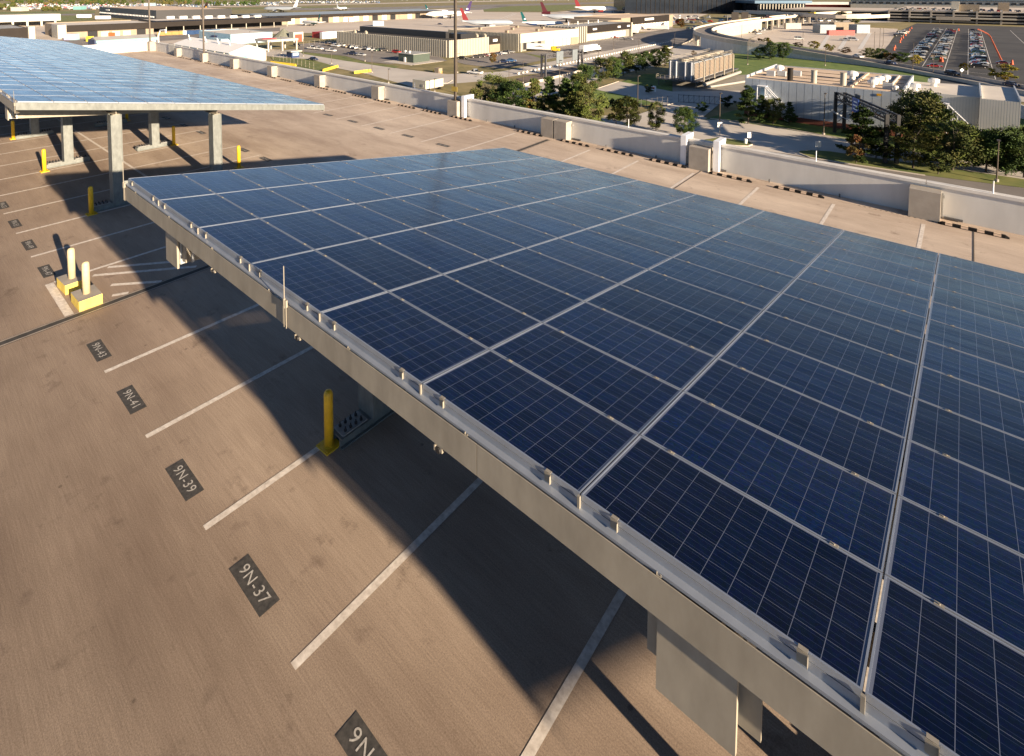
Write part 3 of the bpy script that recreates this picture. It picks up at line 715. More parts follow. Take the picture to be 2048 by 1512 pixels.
M['black_roof'] = mat("black_tar_roof", (0.045, 0.042, 0.04), 0.8, 0, 0.2, 0.2)
M['fascia_dark'] = mat("dark_brown_fascia", (0.020, 0.016, 0.014), 0.7, 0, 0.12, 0.3, spec=0.2)
M['glass_dark'] = mat("dark_glazing", (0.012, 0.016, 0.024), 0.12, 0, 0.2, 0.1)
M['teal'] = mat("teal_roof_sheet", (0.16, 0.36, 0.36), 0.5, 0, 0.1, 0.5)
M['lightblue'] = mat("light_blue_wall", (0.30, 0.44, 0.52), 0.6, 0, 0.08, 0.5)
M['util_wall'] = mat("grey_metal_panel", (0.42, 0.47, 0.52), 0.5, 0.1, 0.07, 0.3)
M['util_wall2'] = mat("pale_grey_metal_panel", (0.48, 0.475, 0.46), 0.5, 0.1, 0.06, 0.3)
M['util_seam'] = mat("panel_joint_trim", (0.46, 0.48, 0.50), 0.4, 0.2, 0.05, 0.5)
M['util_joint'] = mat("panel_joint_gap", (0.27, 0.30, 0.33), 0.5, 0.1, 0.05, 0.5)
M['brick'] = mat("red_brick_base", (0.20, 0.065, 0.04), 0.85, 0, 0.2, 3)
M['vent_white'] = mat("white_roof_vent", (0.72, 0.71, 0.68), 0.45, 0, 0.05, 2)
M['orange'] = mat("orange_plastic", (0.55, 0.10, 0.03), 0.6, 0, 0.1, 2)
M['red'] = mat("red_paint", (0.45, 0.03, 0.022), 0.5, 0, 0.12, 1)
M['yellowp'] = mat("yellow_plastic_barrier", (0.80, 0.56, 0.05), 0.5, 0, 0.08, 2)
M['green_box'] = mat("olive_green_metal", (0.055, 0.075, 0.06), 0.55, 0, 0.1, 0.8)
M['bluepaint'] = mat("navy_paint", (0.02, 0.04, 0.12), 0.5, 0, 0.15, 1)
M['ct_slat'] = mat("cooling_tower_slats", (0.22, 0.165, 0.115), 0.75, 0, 0.2, 1.2, stretch=(1, 1, 6))
M['ct_wall'] = mat("cooling_tower_panels", (0.22, 0.235, 0.25), 0.6, 0.1, 0.1, 0.6)
M['sign_blue'] = mat("blue_sign_face", (0.02, 0.07, 0.30), 0.4, 0, 0.06, 1)
M['sign_amber'] = mat("amber_sign_face", (0.70, 0.36, 0.02), 0.4, 0, 0.06, 1)
M['sign_back'] = mat("grey_sign_back", (0.20, 0.23, 0.25), 0.5, 0.3, 0.1, 1)
M['sign_white'] = mat("white_sign_face", (0.80, 0.80, 0.78), 0.45, 0, 0.03, 1)
M['stripe'] = mat("road_stripe_paint", (0.62, 0.60, 0.56), 0.7, 0, 0.1, 0.6)
M['blueroof'] = mat("blue_metal_roof", (0.03, 0.085, 0.15), 0.4, 0.2, 0.15, 0.3)
M['steel_pipe'] = mat("steel_pipe_insulation", (0.36, 0.345, 0.31), 0.45, 0.2, 0.08, 1)

# ------------------------------------------------------------------ ground
def struct(name, polys, m, z):
    b = MB()
    for pl in polys: b.sheet([(q[0], q[1]) for q in (gp(x, y) for x, y in pl)], GZ+z)
    return tag(b.build(name, m), kind="structure")
g = MB(); n = 48
g.add([(0, 0, GZ)]+[(9000*math.cos(2*math.pi*i/n), 9000*math.sin(2*math.pi*i/n), GZ) for i in range(n)], [(0, 1+i, 1+(i+1) % n) for i in range(n)])
tag(g.build("ground", M['drygrass']), kind="structure")
struct("apron", [[(-500, 100), (-300, 66), (0, 50), (150, 44), (420, 34), (640, 27), (830, 20), (905, 17), (965, 16), (968, 24), (1100, 25), (1160, 20), (1290, 14), (1420, 27), (1345, 50), (1345, 62), (1270, 64), (1150, 72), (1040, 74), (880, 76), (700, 64), (640, 66), (600, 66), (545, 68), (455, 90), (360, 104), (130, 100), (-300, 112)]], M['apron'], 0.03)
struct("taxiway", [[(560, 17), (760, 14.5), (1010, 8.5), (1260, 3), (1260, 6), (1010, 12.5), (760, 19), (560, 21)], [(-200, 32), (190, 27), (190, 30), (-200, 36)], [(860, 21), (1000, 12), (1020, 12), (960, 20)]], M['asphalt'], 0.07)
struct("runway", [[(420, 12.5), (1300, -4.5), (1300, -3.2), (420, 14.5)]], M['apron'], 0.05)
struct("airfield_grass", [[(966, 17), (1005, 13.2), (1150, 9.5), (1150, 18), (1100, 23), (968, 22.5)], [(400, 21), (520, 18), (700, 14), (700, 12.5), (400, 17)], [(0, 24), (190, 22), (190, 26), (0, 31)], [(-200, 37), (185, 31), (185, 40), (110, 44), (-200, 46)]], M['grass'], 0.06)
struct("dry_turf", [[(588, 72), (640, 67), (676, 67), (680, 76), (690, 78), (600, 84), (590, 80)], [(740, 152), (790, 146), (880, 149), (903, 160), (895, 166), (790, 168)], [(880, 178), (905, 166), (975, 160), (1032, 149), (1050, 152), (1000, 172), (925, 190)],
                    [(880, 124), (905, 122), (925, 130), (1005, 142), (1080, 123), (1084, 131), (1000, 146), (895, 146), (760, 134), (780, 128)]], M['drygrass'], 0.10)
struct("asphalt_lot", [[(590, 90), (640, 84), (684, 84), (880, 114), (895, 122), (800, 130), (735, 124), (690, 112), (605, 104)],
                       [(905, 122), (1000, 106), (1046, 106), (1088, 114), (1088, 120), (1005, 138), (930, 129)],
                       [(1048, 106), (1152, 88), (1250, 72), (1345, 56), (1420, 62), (1370, 78), (1270, 97), (1170, 114), (1100, 116)],
                       [(100, 82), (310, 70), (560, 55), (560, 62), (330, 82), (190, 90), (100, 92)]], M['asphalt'], 0.09)
struct("lot_island", [[(600, 104), (690, 113), (735, 126), (800, 133), (790, 137), (690, 122), (605, 108)], [(540, 114), (620, 119), (672, 133), (640, 146), (560, 135)], [(1046, 107), (1090, 113), (1086, 118), (1052, 108)]], M['grass'], 0.12)
struct("entry_road", [[(440, 96), (560, 99), (620, 108), (700, 122), (800, 138), (895, 149), (1000, 144), (1090, 126), (1180, 108), (1290, 88), (1340, 74), (1372, 80), (1300, 100), (1180, 126), (1090, 146), (1030, 152), (975, 162), (905, 168), (830, 176), (740, 150), (680, 138), (620, 122), (530, 112)]], M['road'], 0.11)
struct("planting_strip", [[(1030, 158), (1090, 146), (1180, 127), (1340, 90), (1352, 94), (1200, 132), (1060, 168)]], M['brownstrip'], 0.13)
struct("expressway", [[(940, 205), (1050, 172), (1200, 135), (1350, 96), (1400, 70), (1440, 66), (1470, 72), (1452, 92), (1330, 128), (1200, 158), (1060, 205), (960, 235)]], M['road'], 0.10)
struct("expressway_asphalt", [[(1300, 78), (1345, 66), (1395, 52), (1440, 50), (1425, 66), (1385, 84), (1340, 98), (1322, 92)]], M['asphalt'], 0.14)
struct("lawn", [[(1190, 182), (1290, 148), (1345, 150), (1345, 180), (1420, 190), (1420, 205), (1330, 208), (1180, 218)], [(1455, 120), (1482, 96), (1560, 84), (1700, 112), (1870, 152), (1870, 200), (1480, 200), (1470, 140)],
                [(1405, 240), (1490, 215), (1620, 225), (1720, 250), (1850, 285), (2100, 330), (2100, 350), (1800, 300), (1650, 272), (1500, 248), (1440, 240)], [(1985, 215), (2100, 240), (2100, 320), (1985, 300)]], M['lushgrass'], 0.10)
struct("driveway", [[(1188, 179), (1237, 163), (1345, 184), (1480, 182), (1485, 205), (1440, 208), (1400, 240), (1330, 212), (1270, 196)]], M['road'], 0.13)
struct("gravel_yard", [[(1345, 152), (1495, 150), (1495, 190), (1345, 190)]], M['gravel'], 0.12)
struct("front_road", [[(1130, 236), (1280, 228), (1330, 212), (1420, 238), (1500, 246), (1640, 270), (1780, 292), (2100, 345), (2100, 420), (1500, 305), (1300, 275), (1100, 262)]], M['road'], 0.08)
struct("service_road", [[(1480, 296), (1600, 312), (1780, 340), (2100, 385), (2100, 460), (1900, 420), (1500, 320)]], M['asphalt'], 0.11)
struct("road_island", [[(1395, 283), (1440, 276), (1500, 285), (1506, 289), (1495, 293), (1440, 296)], [(1594, 306), (1612, 301), (1660, 304), (1780, 322), (1900, 338), (2100, 368), (2100, 384), (1850, 352), (1680, 326), (1620, 316)]], M['grass'], 0.16)
struct("striped_lot", [[(1722, 152), (1760, 110), (1800, 62), (1834, 47), (2100, 56), (2300, 75), (2300, 240), (1900, 175)]], M['darkasphalt'], 0.09)
struct("construction_yard", [[(1500, 78), (1560, 54), (1640, 50), (1796, 58), (1774, 96), (1735, 120), (1640, 102), (1560, 92)]], M['apron'], 0.08)
struct("terminal_road", [[(1455, 74), (1500, 62), (1600, 42), (1700, 36), (1830, 38), (1830, 44), (1640, 47), (1560, 56), (1520, 70), (1480, 84)]], M['road'], 0.12)
struct("bank_road_shoulder", [[(1840, 165), (2100, 178), (2300, 220), (2300, 250), (2050, 205), (1880, 185)]], M['road'], 0.13)
st = MB()                                                    # painted stripes
def gstrip(pts, w, z):
    q = [gp(x, y) for x, y in pts]
    for a, b in zip(q, q[1:]):
        d = (b-a).normalized(); k = Vector((-d.y, d.x, 0))*w/2
        st.sheet([(p.x, p.y) for p in (a-k, b-k, b+k, a+k)], GZ+z)
for x, ya, yb in ((-13.4, 285, 640), (-6.2, 280, 640), (-21.5, 330, 640), (0.8, 275, 640), (8.2, 270, 640), (26, 300, 640), (44, 300, 640)):
    st.sheet([(x-.12, ya), (x+.12, ya), (x+.12, yb), (x-.12, yb)], GZ+0.12)
gstrip([(1805, 132), (1900, 140), (2000, 152)], 0.3, 0.125)
gstrip([(1180, 117), (1300, 90), (1345, 78)], 0.25, 0.16); gstrip([(1060, 190), (1200, 148), (1340, 110)], 0.2, 0.15)
gstrip([(1440, 250), (1640, 283), (1800, 308)], 0.15, 0.13); gstrip([(1000, 38), (1027, 27)], 1.2, 0.10); gstrip([(1008, 38), (1033, 27)], 1.2, 0.10)
for x in (1640, 1680, 1720): gstrip([(x, 98), (x+20, 66)], 2.2, 0.11)
tag(st.build("road_markings", M['stripe']), kind="structure")
kb = MB()
def kerb(pts):
    q = [gp(x, y) for x, y in pts]
    for a, b in zip(q, q[1:]):
        c = (a+b)/2; kb.obox((c.x, c.y), (b-a), (b-a).length+0.02, 0.28, GZ+0.02, GZ+0.24)
kerb([(1395, 284), (1470, 292.5), (1496, 293.5), (1507, 289), (1499, 285)]); kerb([(1620, 302), (1600, 303), (1594, 306), (1620, 316.5), (1680, 326.5), (1850, 352.5)])
kerb([(1188, 180), (1237, 163.5)]); kerb([(1330, 212), (1360, 205)]); kerb([(1420, 238), (1500, 246.5), (1640, 270.5), (1780, 292.5)]); kerb([(860, 169), (895, 167), (905, 161)])
tag(kb.build("kerb", M['kerb']), kind="structure")

# ------------------------------------------------------------------ buildings
def building(label, name="building", loc=None, cat="building"): return thing(name, loc, label, cat)
def hgt(x, yb, yt):
    p = gp(x, yb); return (yb-yt)*(p-Vector((0, 0, CAM_Z))).dot(_F)/FPX
def shell(t, x0, x1, y0, y1, h, wall, roof, parapet=0.5, z0=0.0):
    b = MB().box(x0, x1, y0, y1, GZ+z0, GZ+h-parapet)
    w = b.build("wall", wall, t)
    MB().box(x0+.25, x1-.25, y0+.25, y1-.25, GZ+h-parapet+.001, GZ+h-parapet+0.06).build("roof", roof, t)
    r = MB()
    for a, c, d, e in ((x0, x1, y0, y0+.24), (x0, x1, y1-.24, y1), (x0, x0+.24, y0+.24, y1-.24), (x1-.24, x1, y0+.24, y1-.24)): r.box(a, c, d, e, GZ+h-parapet+.001, GZ+h)
    r.build("parapet", wall, t)
    return w
def ribs_y(t, x0, x1, y, h, step, m, z0=0.0, d=0.35, w=0.5):       # fins on a face looking to -Y
    b = MB(); x = x0
    while x < x1: b.box(x, x+w, y-d, y-.003, GZ+z0, GZ+h); x += step
    b.build("fins", m, t)
def ribs_x(t, y0, y1, x, h, step, m, z0=0.0, d=0.35, w=0.5):       # fins on a face looking to +X
    b = MB(); y = y0
    while y < y1: b.box(x+.003, x+d, y, y+w, GZ+z0, GZ+h); y += step
    b.build("fins", m, t)
def doors_x(t, x, ys, w, h, m, z0=0.0, name="dock_door", depth=0.12):
    for y in ys: MB().box(x+.004, x+depth, y, y+w, GZ+z0, GZ+z0+h).build(name, m, t)
def boxpart(t, name, m, *a):
    return MB().box(a[0], a[1], a[2], a[3], GZ+a[4], GZ+a[5]).build(name, m, t)

t = building("cream ribbed warehouse with a black roof and a long black rooftop screen", "warehouse", (-229, 209, GZ))
shell(t, -275, -183, 189.6, 229, 8.3, M['cream_shade'], M['black_roof'])
ribs_y(t, -275, -183.6, 189.6, 8.35, 1.55, M['cream_wall'], w=0.85); ribs_x(t, 189.6, 219, -183, 8.35, 1.2, M['cream_wall'], w=0.95)
boxpart(t, "plant_screen", M['black'], -268, -196, 201, 203.4, 7.9, 11.2); boxpart(t, "plant_screen", M['black'], -196.6, -188, 203.6, 214, 7.9, 10.4)
boxpart(t, "entrance_band", M['fascia_dark'], -182.99, -182.5, 219.8, 228.6, 4.2, 8.31); boxpart(t, "entrance_wall", M['tan_wall'], -182.99, -182.7, 219.8, 228.6, 0, 4.18)
boxpart(t, "sign", M['sign_white'], -182.49, -182.4, 222.5, 226, 5.6, 6.9)
for i, (x, y) in enumerate(((-262, 193), (-251, 192.5), (-214, 206), (-190, 218), (-187, 221))):
    b = MB().box(x-.8, x+.8, y-.7, y+.7, GZ+7.9, GZ+9.2).cyl((x, y, GZ+9.2), (x, y, GZ+9.7), .5, .5, 8); b.build("rooftop_unit", M['galv'], t)

t = building("cream warehouse with a wide tan roof and a row of truck docks", "warehouse", (-225, 262, GZ))
shell(t, -226, -174, 234, 293, 9.5, M['cream_shade'], M['tan_roof'])
ribs_y(t, -226, -174.6, 234, 9.5, 1.0, M['cream_wall'], w=0.55)
boxpart(t, "front_band", M['white_wall'], -173.99, -173.2, 234, 293, 4.6, 9.55); boxpart(t, "corner_fin", M['cream_wall'], -173.99, -173.0, 234, 234.8, 0, 4.59)
boxpart(t, "loading_bay", M['tan_wall'], -173.99, -173.7, 285, 293, 0, 4.58)
doors_x(t, -174, [258+i*4.6 for i in range(6)], 3.4, 4.0, M['sign_white'], 0.6)
doors_x(t, -174, [237.5, 244.5, 251], 3.0, 3.6, M['dark'], 0.8)
for x, y in ((-215, 250), (-200, 262), (-187, 240), (-210, 280), (-182, 262), (-192, 282)):
    MB().box(x-.9, x+.9, y-.7, y+.7, GZ+9.06, GZ+10.4).build("rooftop_unit", M['tan_wall'], t)
t = building("ribbed cream warehouse with a dark brown fascia over white dock doors", "warehouse", (-225, 335, GZ))
shell(t, -200, -178, 295.5, 372, 10, M['cream_shade'], M['grey_roof'])
ribs_x(t, 295.5, 309, -178, 10.05, 2.6, M['cream_wall'], d=1.0, w=1.2); ribs_y(t, -200, -178.6, 295.5, 10.05, 2.4, M['cream_wall'], w=1.2)
boxpart(t, "fascia", M['fascia_dark'], -177.99, -176.6, 309.5, 370, 5.6, 10.05); boxpart(t, "wall_end", M['cream_wall'], -177.99, -176.2, 370.1, 372, 0, 10.05)
doors_x(t, -178, [311+i*4.9 for i in range(11)], 3.9, 3.8, M['sign_white'], 0.8)
boxpart(t, "sign", M['sign_white'], -176.59, -176.5, 316, 321, 7.2, 8.3); boxpart(t, "sign", M['sign_white'], -176.59, -176.5, 350, 354, 7.2, 8.3); boxpart(t, "sign", M['sign_white'], -176.59, -176.5, 364, 368, 7.2, 8.3)
for y in (318, 330, 344, 358): MB().cyl((-196, y, GZ+9.5), (-196, y, GZ+11.8), .4, .4, 8).build("roof_vent", M['vent_white'], t)
t = building("tan warehouse with a brown fascia and a white sign, beside the curved ramp", "warehouse", (-240, 445, GZ))
shell(t, -246, -203, 408, 512, 10.8, M['tan_wall'], M['tan_roof'])
boxpart(t, "fascia", M['fascia_dark'], -202.99, -201.5, 424, 500, 5.2, 10.85); boxpart(t, "sign", M['sign_white'], -201.49, -201.4, 448, 466, 7.6, 9.4)
doors_x(t, -203, [426+i*6 for i in range(13)], 4.4, 4.2, M['sign_white'], 0.5)
boxpart(t, "low_annex", M['tan_wall'], -236, -203.2, 386, 407.9, 0.0, 9.6)

t = building("long cargo hangar with a blue-grey roof, black fascia and open dark doors", "hangar", (-520, 375, GZ))
b = MB(); b.yprism([(-565, GZ), (-490, GZ), (-490, GZ+8.2), (-527, GZ+9.6), (-565, GZ+8.2)], 262, 490); b.build("wall", M['tan_wall'], t)
b = MB(); b.yprism([(-566, GZ+8.21), (-486, GZ+8.21), (-486, GZ+8.6), (-527, GZ+10.2), (-566, GZ+8.6)], 260, 492); b.build("roof", mat("blue_grey_roof_sheet", (0.30, 0.34, 0.36), .5, .1, .08, .2), t)
boxpart(t, "fascia", M['fascia_dark'], -489.9, -485.8, 260, 492, 6.6, 8.8); boxpart(t, "fascia", M['fascia_dark'], -566, -486, 259.4, 261.9, 5.6, 8.7)
for i in range(17):
    y = 268+i*13; MB().box(-489.99, -489.6, y, y+7.5, GZ, GZ+5.8).build("hangar_door", M['dark'] if i in (4, 9, 11, 14) else M['white_wall'] if i % 3 else M['tan_wall'], t)
t = building("low cargo terminal with a broad dark brown fascia and a pale block end", "cargo_terminal", (-476, 120, GZ))
shell(t, -505, -454, 91, 148.5, 8.8, M['tan_wall'], M['pale_roof'])
boxpart(t, "fascia", M['fascia_dark'], -453.99, -452.6, 93.5, 148.5, 4.4, 8.85); boxpart(t, "end_block", M['white_wall'], -470, -452.4, 88.5, 93.4, 0, 9.3)
doors_x(t, -454, [106, 137], 6, 4.2, M['dark']); doors_x(t, -454, [114, 121, 128], 5, 3.4, M['white_wall'], name="roller_door")
boxpart(t, "link", M['fascia_dark'], -475, -458, 148.6, 158, 3.6, 8.6)
t = building("cargo terminal wing with a deep brown canopy over a dark loading bay", "cargo_terminal", (-480, 215, GZ))
shell(t, -520, -478, 158.5, 268, 8.6, M['dark'], M['pale_roof'])
boxpart(t, "canopy", M['fascia_dark'], -477.99, -461, 158.5, 268, 4.6, 8.4)
for i in range(9): MB().box(-462.5, -462, 160+i*13, 160.6+i*13, GZ, GZ+4.59).build("post", M['cream_wall'], t)
for i in range(8): MB().box(-519+i*5, -516+i*5, 180+i*9, 186+i*9, GZ+8.2, GZ+10.4).build("rooftop_unit", M['vent_white'], t)
t = building("dark-fronted cargo shed at the left edge with a white end pier", "cargo_terminal", (-480, 30, GZ))
shell(t, -520, -463, -20, 74, 7.8, M['fascia_dark'], M['grey_roof']); boxpart(t, "end_pier", M['white_wall'], -468, -460, 74.1, 77.5, 0, 8.6)
doors_x(t, -463, [52, 60], 5, 3, M['dark'])
t = building("long white canopy building on piers at the far left", "canopy_building", (-640, 90, GZ))
boxpart(t, "canopy", M['white_wall'], -670, -640, -40, 128, 4.5, 10.8)
for i in range(16): MB().box(-642, -640.6, -36+i*10.6, -34.4+i*10.6, GZ, GZ+4.49).build("pier", M['white_wall'], t)
boxpart(t, "back_wall", M['grey_roof'], -670, -668, -40, 128, 0, 4.49)
t = building("huge flat tan-roofed hangar with a black wall and a small window strip", "hangar", (-720, 250, GZ))
shell(t, -835, -630, 209, 290, 12.5, M['black'], M['tan_roof'], .3)
b = MB()
for i in range(40): b.box(-834+i*5, -831.5+i*5, 208.6, 208.99, GZ+4.4, GZ+6)
b.build("window_strip", M['sign_white'], t); boxpart(t, "sign", M['sign_white'], -806, -792, 208.6, 208.98, 8.5, 10)
t = building("small building with a teal roof and white roller doors beyond the deck corner", "shed", (-356, 101, GZ))
b = MB(); b.yprism([(-364, GZ), (-351, GZ), (-351, GZ+4.2), (-364, GZ+4.2)], 86, 116); b.build("wall", M['lightblue'], t)
b = MB(); b.yprism([(-365, GZ+4.21), (-350.2, GZ+4.21), (-350.2, GZ+4.9), (-357, GZ+6.6), (-365, GZ+4.9)], 85.5, 116.5); b.build("roof", M['grey_roof'], t)
boxpart(t, "fascia", M['teal'], -350.19, -350.0, 85.5, 116.5, 3.7, 5.0)
doors_x(t, -351, [87+i*7.3 for i in range(4)], 6.4, 3.2, M['sign_white'], name="roller_door", depth=.4); boxpart(t, "end_trim", M['bluepaint'], -364.2, -350.8, 85.0, 85.49, 0, 5.2)
t = building("long white-roofed shed with pale blue walls right behind the parapet", "shed", (-266, 116, GZ))
b = MB(); b.xprism([(108, GZ), (125, GZ), (125, GZ+4.8), (116.5, GZ+7.6), (108, GZ+4.8)], -300, -238); b.build("wall", M['lightblue'], t)
b = MB(); b.xprism([(107.3, GZ+4.9), (116.5, GZ+7.9), (125.7, GZ+4.9), (125.7, GZ+4.75), (116.5, GZ+7.7), (107.3, GZ+4.75)], -301, -237); b.build("roof", mat("white_roof_sheet", (0.80, 0.79, 0.76), .6, 0, .03, .2), t)
boxpart(t, "end_wall", M['white_wall'], -237.99, -237.6, 108, 125, 0, 4.7); boxpart(t, "door", M['teal'], -237.59, -237.4, 112, 116, 0, 3.0)
for i in range(7): MB().box(-299+i*9.5, -298.2+i*9.5, 107.0, 107.99, GZ, GZ+4.7).build("buttress", M['white_wall'], t)
for i in range(6): MB().box(-297+i*9.5, -291+i*9.5, 107.7, 107.98, GZ+0.2, GZ+3.4).build("shutter", M['lightblue'], t)
for x in (-296, -276, -262, -250): MB().cyl((x, 114, GZ+7), (x-.5, 113.5, GZ+9.6), .25, .25, 8).build("roof_vent", M['vent_white'], t)
t = building("pale blue flat-roofed shed behind a wire fence", "shed", (-350, 160, GZ))
shell(t, -372, -326, 149, 176, 6.2, M['lightblue'], M['pale_roof'], .3); boxpart(t, "shutter", M['bluepaint'], -352, -344, 148.6, 148.98, .1, 4.4); boxpart(t, "lean_to", M['lightblue'], -345, -328, 144, 148.5, 0, 3.4)
t = building("grey-green pyramid-roofed salt shed with a brown arched porch", "salt_shed", (-326, 184, GZ))
b = MB(); b.lathe((-326, 184, GZ), [(8.2, 0), (8.2, 1.6), (0.1, 8.2)], 12); b.build("roof", mat("grey_green_shingles", (.16, .165, .13), .85, 0, .15, .6), t)
boxpart(t, "porch", M['white_wall'], -318, -312.5, 183, 190, 0, 6.2); boxpart(t, "opening", M['brick'], -312.49, -312.3, 184, 189, 0, 4.8)
t = building("open-sided white gate canopy on tall posts with a red roof strip", "gate_canopy", (-276, 152, GZ))
boxpart(t, "roof", M['white_wall'], -284, -270, 143, 161, 5.2, 6.3); boxpart(t, "roof_strip", M['red'], -283, -277, 144, 152, 6.31, 6.5)
for x in (-283.5, -271.2):
    for y in (143.4, 151.5, 160): MB().box(x, x+.7, y, y+.7, GZ, GZ+5.19).build("post", M['white_wall'], t)
c = gp(586, 115)
t = building("navy guard booth with a flat white roof beside the gate road", "guard_booth", (c.x, c.y, GZ))
MB().box(c.x-2.4, c.x+2.4, c.y-2, c.y+2, GZ, GZ+3).build("wall", M['bluepaint'], t); MB().box(c.x-3.2, c.x+3.4, c.y-3, c.y+3, GZ+3.01, GZ+3.5).build("roof", M['white_wall'], t)
MB().box(c.x+2.41, c.x+2.5, c.y-1.5, c.y+1.5, GZ+1.1, GZ+2.5).build("window", M['lightblue'], t)
t = building("olive green equipment house on a pale concrete pad", "equipment_house", (-184, 170, GZ))
MB().box(-190, -180, 164, 174, GZ, GZ+3.8).build("wall", M['green_box'], t); MB().box(-190.3, -179.7, 163.7, 174.3, GZ+3.81, GZ+4.0).build("roof", M['grey_roof'], t)
MB().box(-194, -175, 158, 178, GZ+0.12, GZ+0.2).build("pad", M['road'], t)
for x in (-187.5, -184.5): MB().lathe((x, 166, GZ+4.0), [(.3, 0), (.3, .5), (.55, .6), (.5, 1.0), (.1, 1.2)], 10).build("vent", M['vent_white'], t)
MB().box(-186, -184.9, 163.66, 163.99, GZ+.1, GZ+2.3).build("door", M['sign_white'], t)
t = building("white ribbed box trailer parked just behind the parapet", "box_trailer", (-127, 122, GZ), cat="trailer")
MB().box(-131, -125, 119, 127, GZ+.9, GZ+3.5).build("body", M['white_wall'], t)
MB().box(-130.5, -125.5, 119.5, 126.5, GZ+.5, GZ+.89).build("chassis", M['shade_steel'], t)
for y in (120.5, 125.5): MB().cyl((-131, y, GZ+.45), (-125, y, GZ+.45), .45, .45, 12).build("wheel", M['rubber'], t)
MB().box(-126.9, -126, 118.9, 118.99, GZ+1.4, GZ+2.3).build("hatch", M['galv_dark'], t)
c = gp(877, 146)
t = building("small tan equipment cabinet between two yellow posts on the grass bank", "cabinet", (c.x, c.y, GZ), cat="cabinet")
MB().box(c.x-1.1, c.x+1.1, c.y-1, c.y+1, GZ, GZ+2).build("body", M['tan_wall'], t)
for dx in (-2.2, 2.4): MB().cyl((c.x+dx, c.y-.6, GZ), (c.x+dx, c.y-.6, GZ+1.1), .12, .12, 8).build("guard_post", M['yellow'], t)
t = building("open cargo pallet shelter covered by red and white tarpaulins", "tarpaulin_stack", tuple(gp(650, 76)), cat="cargo")
c = gp(650, 76)
MB().box(c.x-8, c.x+3, c.y-5, c.y+2, GZ, GZ+4.2).build("red_cover", M['red'], t); MB().box(c.x+3.01, c.x+6, c.y-6, c.y+12, GZ, GZ+4.6).build("white_cover", M['sign_white'], t)

# ---- utility plant with the grey panel front
t = building("grey metal utility plant with a tan roof, three stacks and white vents", "utility_plant", (-20, 165, GZ))
UH = 10.0
b = MB().box(-41, -9.6, 151, 181, GZ+1.4, GZ+UH-.3); b.build("wall", M['util_wall'], t)
MB().box(-40.7, -9.9, 151.3, 180.7, GZ+UH-.299, GZ+UH-.2).build("roof", M['tan_roof'], t)
MB().box(-41, -40.7, 151, 181, GZ+UH-.299, GZ+UH+.4).box(-40.69, -9.6, 180.7, 181, GZ+UH-.299, GZ+UH+.1).box(-9.9, -9.6, 151, 180.69, GZ+UH-.299, GZ+UH+.3).build("parapet", M['util_seam'], t)
MB().box(-41.05, -9.55, 150.95, 181, GZ, GZ+1.399).build("plinth", M['brick'], t)
b = MB()
for i in range(20): b.box(-41+i*1.63-.05, -41+i*1.63+.05, 150.993, 150.999, GZ+1.4, GZ+UH-.3)
b.build("panel_joints", M['util_joint'], t)
MB().box(-9.59, 2.5, 157, 178, GZ+1.4, GZ+UH-1.0).build("wall", M['util_wall2'], t)
MB().box(-9.4, 2.5, 157.3, 177.7, GZ+UH-.999, GZ+UH-.9).build("roof", M['pale_roof'], t)
MB().box(-9.59, 2.5, 157, 157.25, GZ+UH-.999, GZ+UH-.5).build("parapet", M['util_wall2'], t)
MB().box(2.51, 8.5, 156, 178.5, GZ+1.4, GZ+UH-.6).build("wall", M['util_wall2'], t)
MB().box(2.6, 8.3, 156.3, 178.2, GZ+UH-.599, GZ+UH-.5).build("roof", M['pale_roof'], t)
MB().box(2.51, 2.75, 156, 178.5, GZ+UH-.599, GZ+UH).box(8.3, 8.5, 156, 178.5, GZ+UH-.599, GZ+UH).build("parapet", M['util_seam'], t)
b = MB()
for i in range(14): b.box(2.8+i*.42, 2.84+i*.42, 155.993, 155.999, GZ+1.4, GZ+UH-.6)
for i in range(24): b.box(-9.2+i*.48, -9.16+i*.48, 156.993, 156.999, GZ+1.4, GZ+UH-1)
b.build("panel_joints", M['util_joint'], t)
MB().box(-9.5, 8.52, 155.9, 178, GZ, GZ+1.399).build("plinth", M['brick'], t)
MB().box(-9.55, -9.5, 151, 157, GZ+1.4, GZ+UH+.31).build("corner_flashing", M['util_seam'], t)
for x, c_ in ((-31.5, M['fascia_dark']), (-26.5, M['cream_wall']), (-20.7, M['cream_wall'])):
    MB().lathe((x, 153.0, GZ+UH-.2), [(.62, 0), (.62, 2.9), (.68, 2.95), (.68, 3.1), (.4, 3.1)], 16).build("stack", c_, t, smooth=False)
def rvent(x, y, s=1.0):
    MB().lathe((x, y, GZ+UH-.2), [(.5*s, 0), (.5*s, .75*s), (.95*s, .85*s), (1.0*s, 1.25*s), (.85*s, 1.6*s), (.3*s, 1.8*s)], 14).build("roof_vent", M['vent_white'], t, smooth=False)
for x, y, s in ((-36.8, 166, 1.2), (-20.5, 165, 1.25), (-14.9, 163, 1.0), (-14.0, 166, 1.0), (-15.6, 160.5, .95), (-15.3, 154.3, 1.05), (-11.2, 153.6, .6)): rvent(x, y, s)
for x, y, s in ((-5.4, 172, 1.1), (-8.2, 161.5, .95)):
    MB().lathe((x, y, GZ+UH-.9), [(.55*s, 0), (.55*s, .7*s), (1.0*s, .8*s), (1.0*s, 1.5*s), (.6*s, 1.7*s)], 14).build("roof_vent", M['vent_white'], t)
for x, y in ((-37, 158.5), (-34.8, 160), (-32, 163), (-12.6, 154.5)): MB().box(x-.9, x+.9, y-.6, y+.6, GZ+UH-.19, GZ+UH+1.1).build("rooftop_unit", M['util_seam'], t)
b = MB()
